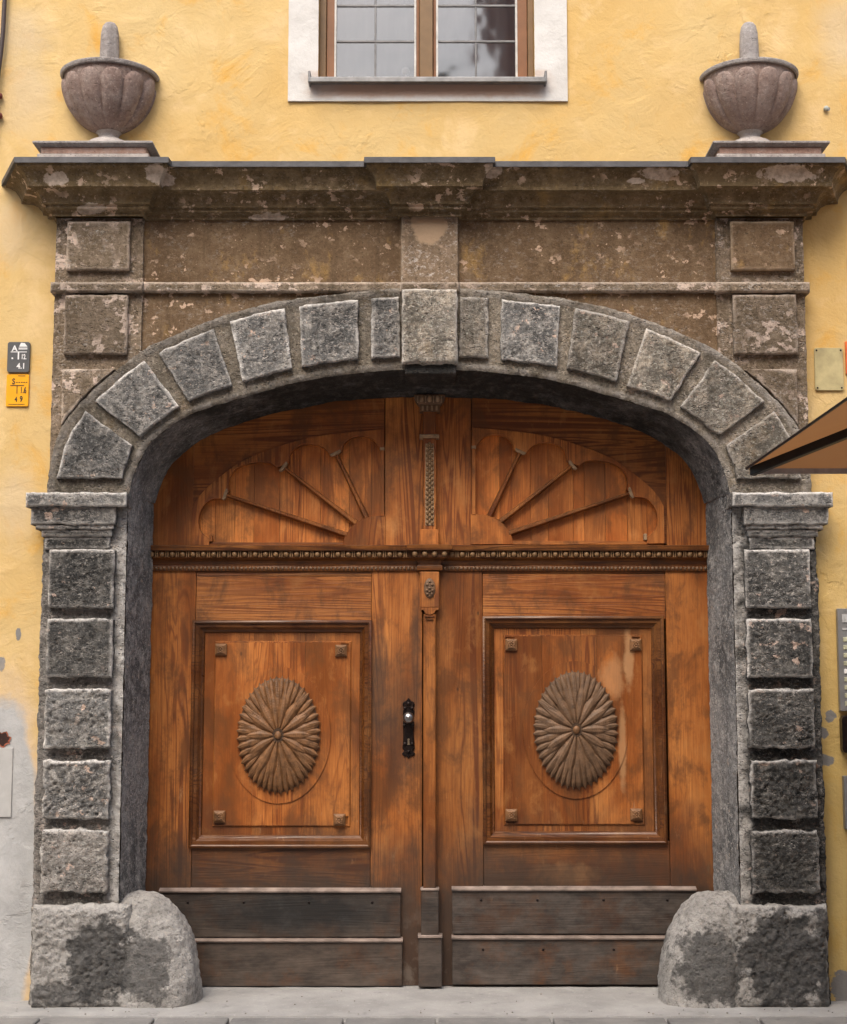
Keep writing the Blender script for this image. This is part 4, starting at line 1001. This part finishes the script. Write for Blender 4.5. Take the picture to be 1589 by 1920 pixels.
fr = lambda x0, x1, z0, z1, y0, y1, nm, mat, par, bev=.003: make(nm, MB().box(x0, x1, y0, y1, z0, z1), mat, par, bevel=bev)
X_ = lambda px: Xp(px, 90, yw)
fr(wx0, X_(612), wz0, wz1, yw, .14, 'frame', BRF, win); fr(X_(990), wx1, wz0, wz1, yw, .14, 'frame', BRF, win)
fr(wx0, wx1, wz1-.07, wz1, yw+.002, .14, 'frame', BRF, win); fr(X_(787), X_(812), wz0, wz1, yw-.006, .14, 'mullion', BRF, win)
GLM = M('window_glass', .04, .5)
def glass():
    m = GLM; t = m.t; g = t.nodes.new('ShaderNodeBsdfGlossy'); g.inputs['Roughness'].default_value = .06; g.inputs['Color'].default_value = (.75, .75, .78, 1)
    tr_ = t.nodes.new('ShaderNodeBsdfTransparent'); tr_.inputs[0].default_value = (.62, .63, .64, 1); mx = t.nodes.new('ShaderNodeMixShader'); mx.inputs[0].default_value = .17
    nrm = m.bump(m.nz(3.5, 2, .5), .01, .35); t.links.new(nrm, g.inputs['Normal'])
    t.links.new(tr_.outputs[0], mx.inputs[1]); t.links.new(g.outputs[0], mx.inputs[2]); t.links.new(mx.outputs[0], t.nodes['Material Output'].inputs[0])
    return m.m
GLASS = glass()
for (xa, xb, xm) in ((612.5, 786.5, 704), (812.5, 989.5, 893)):
    g0, g1 = (629, 779) if xa < 700 else (820, 969)
    c = thing('casement', None, None, (X_((xa+xb)/2), yw, wz0)); c.parent = win; c.location = Vector((X_((xa+xb)/2), yw, wz0))-Vector(win.location)
    ztop = wz1-.07
    o1 = fr(X_(xa), X_(g0), wz0+.01, ztop, yw+.012, .12, 'casement_stile', BRD, c); fr(X_(g1), X_(xb), wz0+.01, ztop, yw+.012, .12, 'casement_stile', BRD, c)
    fr(X_(g0), X_(g1), wz0-.01, wz0+.02, yw+.014, .12, 'casement_rail', BRD, c); fr(X_(g0), X_(g1), ztop-.05, ztop, yw+.014, .12, 'casement_rail', BRD, c)
    zl = [Zp(y, yw+.03) for y in (142, 78, 11)]; stp = zl[2]-zl[1]; zs_ = [wz0+.02]+zl[1:]
    while zs_[-1]+stp < ztop-.06: zs_.append(zs_[-1]+stp)
    zs_.append(ztop-.05)
    for z in zs_[1:-1]: fr(X_(g0), X_(g1), z-.006, z+.006, yw+.026, yw+.040, 'lead_bar', LEADB, c, .002)
    fr(X_(xm)-.005, X_(xm)+.005, wz0+.02, ztop-.05, yw+.028, yw+.038, 'lead_bar', LEADB, c, .002)
    for xx in (g0, g1): fr(X_(xx)-.005, X_(xx)+.005, wz0+.02, ztop-.05, yw+.008, yw+.036, 'putty_line', PUT, c, 0)
    for z0_, z1_ in zip(zs_, zs_[1:]):
        for p0, p1 in ((X_(g0), X_(xm)), (X_(xm), X_(g1))): fr(p0+.003, p1-.003, z0_+.004, z1_-.004, yw+.032, yw+.035, 'pane', GLASS, c, 0)
m = MB(); a, b = Xp(578, 148, -.07), Xp(1026, 148, -.07); za, zb_ = Zp(153, -.075), Zp(143, -.075)
pr = [(-.075, za), (-.075, zb_-.004), (-.07, zb_), (yw+.01, zb_+.03), (yw+.01, za+.02), (-.068, za+.002)]; n = len(pr)
m.add([(a, y, z) for y, z in pr]+[(b, y, z) for y, z in pr], [(i, (i+1)%n, (i+1)%n+n, i+n) for i in range(n)]+[tuple(range(n))[::-1], tuple(range(n, 2*n))]); sl = make('sill', m, GREYM, win, bevel=.002)
for xx in (a, b-.012): fr(xx, xx+.012, za-.002, zb_+.03, -.078, .0, 'sill_end', GREYM, sl)
# room behind
CURT = plain('grey_curtain', (.25, .25, .253), .9, var=.12, sc=5)
m = MB(); G = [[Vector((wx0-.05+(wx1-wx0+.1)*i/80, .26+.018*math.sin(i*.9)+.01*math.sin(i*.37), wz0-.1+(wz1-wz0+.2)*j/4)) for j in range(5)] for i in range(81)]; m.sheet(G); make('curtain', m, CURT, smooth=True, label='plain grey curtain hanging behind the window panes', cat='curtain')
GLINTW = plain('white_reflection', (.85, .78, .76), .3)  # bright reflection spot in the pane, built as an added white globe
c = W(761, 132, .14); m = MB(); m.ball((c.x, .16, c.z+.004), .022, 16, 10); m.lathe([(.02, wz0+.0), (.018, wz0+.02), (.006, wz0+.03), (.006, c.z)], (c.x, .16), 12); make('reflection_globe', m, GLINTW, smooth=True, label='small white globe added for the round reflection in the left casement', cat='reflection stand-in')
m = MB(); m.box(wx0-.3, wx1+.3, .30, .36, wz0-.3, wz1+.3); make('room_wall', m, plain('dim_room_wall', (.2, .19, .18), .9), label='dim room wall behind the curtain', cat='wall')
# ------------------------------------------------------------------ signs and small fittings
GPL = plain('grey_enamel', (.085, .088, .092), .4, var=.1); YPL = plain('orange_yellow_enamel', (.80, .36, .008), .4, var=.08); WTX = plain('white_print', (.72, .72, .73), .5, var=.05); BTX = plain('black_print', (.03, .028, .02), .5, var=.05)
def plate(px0, px1, py0, py1, mat, label, cat, nm, Y=-.016, rnd=.012, th_=.014, group=None):
    a, b, c, d_ = Xp(px0, (py0+py1)/2, Y), Xp(px1, (py0+py1)/2, Y), Zp(py1, Y), Zp(py0, Y); pts = []
    for (cx, cz, a0) in ((b-rnd, d_-rnd, 0), (a+rnd, d_-rnd, 90), (a+rnd, c+rnd, 180), (b-rnd, c+rnd, 270)):
        for k in range(5): t = math.radians(a0+k*22.5); pts.append((cx+rnd*math.cos(t), cz+rnd*math.sin(t)))
    m = MB(); m.prism(pts, Y, Y+th_); r = thing(nm, label, cat, ((a+b)/2, Y, c), group); make('plate', m, mat, r, bevel=.0015); return r, (a+b)/2, (b-a), c, d_
r, cx, wd, z0, z1 = plate(14, 56, 641, 698, GPL, 'small grey enamel pipe sign with white figures above the yellow sign', 'sign', 'pipe_sign', group='pipe signs')
Y = -.0165; H = z1-z0
text_part('lettering', 'A', .040, cx-wd*.18, Y, z0+H*.70, WTX, r); m = MB()
m.prism([(cx+wd*.02, z0+H*.84), (cx+wd*.10, z0+H*.97), (cx+wd*.27, z0+H*.955), (cx+wd*.39, z0+H*.84)], Y-.0008, Y+.0003)
for q in (.75, .785): m.prism([(cx, z0+H*q), (cx+wd*.39, z0+H*q), (cx+wd*.39, z0+H*(q+.025)), (cx, z0+H*(q+.025))], Y-.0008, Y+.0003)
m.prism([(cx-wd*.35, z0+H*.655), (cx+wd*.37, z0+H*.655), (cx+wd*.37, z0+H*.68), (cx-wd*.35, z0+H*.68)], Y-.0008, Y+.0003)
m.prism([(cx-wd*.03, z0+H*.42), (cx+wd*.03, z0+H*.42), (cx+wd*.03, z0+H*.655), (cx-wd*.03, z0+H*.655)], Y-.0008, Y+.0003)
make('emblem', m, WTX, r); text_part('lettering', '12,', .036, cx+wd*.24, Y, z0+H*.43, WTX, r, .62); text_part('lettering', ',', .05, cx-wd*.27, Y, z0+H*.44, WTX, r); text_part('lettering', '4.1', .040, cx+wd*.13, Y, z0+H*.12, WTX, r, .9)
r, cx, wd, z0, z1 = plate(12, 54, 702, 762, YPL, 'small yellow gas sign with black figures below the grey sign', 'sign', 'pipe_sign', Y=-.012, rnd=.006, th_=.008, group='pipe signs')
Y = -.0125; H = z1-z0
text_part('lettering', 'S', .040, cx-wd*.18, Y, z0+H*.70, BTX, r, .8); text_part('lettering', '4', .034, cx-wd*.05, Y, z0+H*.15, BTX, r, .8); text_part('lettering', '9', .040, cx+wd*.18, Y, z0+H*.15, BTX, r, .75); text_part('lettering', '1,6', .042, cx+wd*.26, Y, z0+H*.42, BTX, r, .62)
m = MB()
m.prism([(cx-wd*.32, z0+H*.64), (cx+wd*.30, z0+H*.64), (cx+wd*.30, z0+H*.665), (cx-wd*.32, z0+H*.665)], Y-.0008, Y+.0003); m.prism([(cx-wd*.035, z0+H*.40), (cx+wd*.0, z0+H*.40), (cx+wd*.0, z0+H*.64), (cx-wd*.035, z0+H*.64)], Y-.0008, Y+.0003)
m.prism([(cx+wd*.02, z0+H*.945), (cx+wd*.34, z0+H*.945), (cx+wd*.34, z0+H*.965), (cx+wd*.02, z0+H*.965)], Y-.0008, Y+.0003); m.prism([(cx-wd*.38, z0+H*.06), (cx+wd*.34, z0+H*.06), (cx+wd*.34, z0+H*.072), (cx-wd*.38, z0+H*.072)], Y-.0008, Y+.0003)
for k in range(5): m.prism([(cx-wd*.06+k*.012, z0+H*.74), (cx-wd*.06+k*.012+.007, z0+H*.74), (cx-wd*.06+k*.012+.007, z0+H*.765), (cx-wd*.06+k*.012, z0+H*.765)], Y-.0006, Y+.0003)
make('printed_lines', m, BTX, r)
r, cx, wd, z0, z1 = plate(1528, 1582, 652, 732, plain('yellowed_blank_plate', (.42, .36, .19), .6, var=.25, sc=12), 'blank yellowed metal plate screwed to the wall beside the right pier', 'plate', 'blank_plate', Y=-.012, th_=.008)
for a, b in ((-.42, .06), (.42, .06), (-.42, .94), (.42, .94)): q = MB(); q.ball((cx+wd*a, -.0135, z0+(z1-z0)*b), (.005, .003, .005), 8, 5); make('screw', q, IRON, r, smooth=True)
ALU = plain('brushed_grey_metal', (.27, .275, .28), .4, .5, var=.1)
r, cx, wd, z0, z1 = plate(1573, 1640, 1141, 1333, ALU, 'grey metal doorbell panel on the wall right of the gateway', 'doorbell panel', 'doorbell_panel', Y=-.03, th_=.03, rnd=.004)
xa = cx-wd/2
q = MB(); q.box(xa+.022, cx+wd*.4, -.033, -.028, z1-.068, z1-.028); q.box(xa+.022, cx+wd*.4, -.033, -.028, z1-.105, z1-.095); make('name_card', q, plain('pale_card', (.42, .42, .42), .5), r)
for k in range(9): q = MB(); zz_ = z1-.14-k*.039; q.box(xa+.024, xa+.085, -.034, -.028, zz_-.022, zz_); make('bell_button', q, plain('pale_button', (.40, .40, .28), .5) if k != 4 else WTX, r, bevel=.002)
r, *_ = plate(1580, 1630, 1342, 1412, IRON, 'black box mounted just under the doorbell panel', 'box', 'black_box', Y=-.05, th_=.05, rnd=.02)
r, *_ = plate(1584, 1640, 1455, 1555, ALU, 'grey box on the wall below the black box at right', 'box', 'grey_box', Y=-.035, th_=.035, rnd=.004)
r, *_ = plate(1586, 1640, 640, 702, plain('orange_red_enamel', (.55, .12, .03), .5), 'orange red sign edge right of the blank plate', 'sign', 'red_sign', Y=-.012, th_=.01, rnd=.003)
q = MB(); c = W(1548, 205, 0); q.lathe([(.012, 0), (.012, .02), (.006, .024), (.0005, .024)], (0, 0), 10); q.v = [(c.x+x, -.0-z, c.z+y) for x, y, z in q.v]; make('wall_plug', q, plain('grey_plug', (.35, .38, .36), .5), smooth='auto', label='small grey plug in the yellow wall right of the right urn', cat='wall plug')
q = MB(); q.tube([W(x, y, -.03) for x, y in ((14, -80), (9, 0), (6, 60), (2, 100), (-2, 130), (-8, 190), (-12, 260))], .012, 8); make('cable', q, plain('dark_red_cable', (.05, .035, .035), .5), smooth=True, label='dark cable running down the wall at the upper left edge', cat='cable')
for y in (180, 217): q = MB(); c = W(1, y, -.02); q.ball(c, (.012, .02, .016), 8, 6); make('cable_clip', q, plain('rust', (.14, .035, .03), .6), smooth=True, label='small rusty clip on the wall below the cable, ' + ('upper one' if y == 180 else 'lower one'), cat='clip', group='rusty clips on the wall')
# broken hole and metal cover low on the left wall
hole = thing('wall_hole', 'ragged hole showing red brick in the bare grey plaster patch', 'hole', W(5, 1388, 0)); q = MB(); c = W(4, 1386, -.002); k = 1/380.; G = []
for s_ in (1.0, .82, .5, .02): G.append([Vector((c.x+17*k*s_*math.cos(a*math.pi/12)*(1+.15*math.sin(a*2.1)), -.009+.002*(s_ < 1)+.0*(s_ < .6), c.z+14*k*s_*math.sin(a*math.pi/12)*(1+.2*math.sin(a*1.7+1)))) for a in range(25)])
q.sheet(G[:2]); make('hole_rim', q, plain('red_brick', (.30, .09, .05), .9), hole)
q = MB(); q.sheet(G[1:]); make('hole_inside', q, plain('hole_dark', (.035, .015, .012), .9), hole)
q = MB(); q.box(Xp(-60, 1470, 0), Xp(24, 1470, 0), -.012, 0, Zp(1532, 0), Zp(1402, 0)); make('meter_cover', q, plain('grey_painted_cover', (.42, .42, .415), .7, var=.08), bevel=.002, label='flat grey cover plate set in the bare plaster below the hole', cat='cover plate')
# ------------------------------------------------------------------ parasol
c0 = W(1399, 879, -1.0); PX, PY, PZ = c0.x, -1.0, c0.z; SZ = 3.0; AP = Vector((PX+SZ/2, PY-SZ/2, PZ+.51))
par = thing('parasol', 'brown market parasol reaching in at the right edge with a black rib', 'parasol', (AP.x, AP.y, 0))
def fabric():
    m = M('brown_parasol_cloth', .85, .2); t = m.t
    col = m.mix(m.mr(m.nz(3, 4), .35, .65), (.46, .31, .19), (.50, .35, .22)); m.done(col, m.bump(m.nz(400, 2), .0004, .5))
    tl = t.nodes.new('ShaderNodeBsdfTranslucent'); tl.inputs[0].default_value = (.60, .40, .23, 1); mx = t.nodes.new('ShaderNodeMixShader'); mx.inputs[0].default_value = .5
    t.links.new(m.b.outputs[0], mx.inputs[1]); t.links.new(tl.outputs[0], mx.inputs[2]); t.links.new(mx.outputs[0], t.nodes['Material Output'].inputs[0]); return m.m
FAB = fabric(); BLK = plain('black_parasol_frame', (.012, .013, .016), .45, .2); ALG = plain('pale_grey_edge', (.40, .39, .40), .4, .3)
cs = [Vector((PX, PY, PZ)), Vector((PX+SZ, PY, PZ)), Vector((PX+SZ, PY-SZ, PZ)), Vector((PX, PY-SZ, PZ))]
for k in range(4):
    a, b = cs[k], cs[(k+1)%4]; m = MB()
    for dz in (0, .003):
        G = []
        for i in range(13):
            t = i/12; row = []
            for j in range(13): u = j/12; p = AP.lerp(a.lerp(b, u), t); p = p+Vector((0, 0, dz-.05*math.sin(math.pi*t)*math.sin(math.pi*u)*t)); row.append(p)
            G.append(row)
        m.sheet(G)
    make('canopy_panel', m, FAB, par, smooth=True)
    rb = MB(); d = (AP-a).normalized(); s_ = a+d*.03-Vector((0, 0, .03)); e_ = AP-Vector((0, 0, .03)); sd_ = d.cross(Vector((0, 0, 1))).normalized()*.017; upv = Vector((0, 0, .028))
    vs = []
    for p in (s_, e_): vs += [p+sd_+upv, p-sd_+upv, p-sd_-upv*.4, p+sd_-upv*.4]
    rb.add(vs, [(0, 1, 5, 4), (1, 2, 6, 5), (2, 3, 7, 6), (3, 0, 4, 7), (0, 3, 2, 1), (4, 5, 6, 7)]); make('rib', rb, BLK, par, bevel=.003)
    hm = MB(); dd = (b-a).normalized(); inn = (AP-(a+b)/2); inn.z = 0; inn.normalize()
    if k in (0, 2): hm.box(min(a.x, b.x)+.03, max(a.x, b.x)-.03, a.y-.004, a.y+.004, PZ-.022, PZ+.004)
    else: hm.box(a.x-.003, a.x+.003, min(a.y, b.y)+.01, max(a.y, b.y)-.01, PZ-.006, PZ+.003)
    make('hem', hm, ALG if k in (0, 2) else BLK, par)
    q = MB(); mid = a.lerp(AP, .5)-Vector((0, 0, .04)); q.tube([mid, Vector((AP.x, AP.y, PZ-.25))], .012, 8); make('strut', q, BLK, par, smooth=True)
q = MB(); q.tube([(AP.x, AP.y, .05), (AP.x, AP.y, AP.z+.1)], .028, 16); make('pole', q, BLK, par, smooth='auto')
q = MB(); q.box(AP.x-.4, AP.x+.4, AP.y-.4, AP.y+.4, -.044, .05); make('base', q, PAVE, par, bevel=.01)
# ------------------------------------------------------------------ house across the street (mirrored in the panes, shades the low sky)
opp = thing('opposite_house', 'plain reddish house front across the street, mirrored in the window panes', 'house', (0, -10.5, 0))
RW = plain('dull_red_plaster', (.50, .34, .30), .9, var=.15, sc=2, bmp=.004); q = MB(); q.box(-16, 16, -11.5, -10.5, -.02, 8.4); make('wall', q, RW, opp)
q = MB(); q.box(.72, 4.4, -11.4, -10.5, 8.6, 13); q.box(.6, 4.5, -11.5, -10.35, 13, 13.15); make('added_tower', q, plain('dark_red_plaster', (.48, .28, .26), .9), opp)  # unseen tower, added for its red reflection in the right panes
q = MB(); q.box(-16.2, 16.2, -11.5, -10.1, 8.4, 8.6); make('eaves', q, plain('eaves_grey', (.35, .34, .33), .8), opp)
for i in range(9):
    for j in range(3):
        x0 = -14+i*3.3; z0 = 1.0+j*2.5; q = MB(); q.box(x0, x0+1.1, -10.5, -10.44, z0, z0+1.6); f = make('window', q, WHITEP if 0 else PUT, opp, bevel=.01)
        q = MB(); q.box(x0+.08, x0+1.02, -10.44, -10.43, z0+.08, z0+1.52); make('pane', q, plain('dark_pane', (.05, .055, .06), .1) if (i, j) == (0, 0) else bpy.data.materials['dark_pane'], f)
# remove the placeholder material
S.render.film_transparent = False
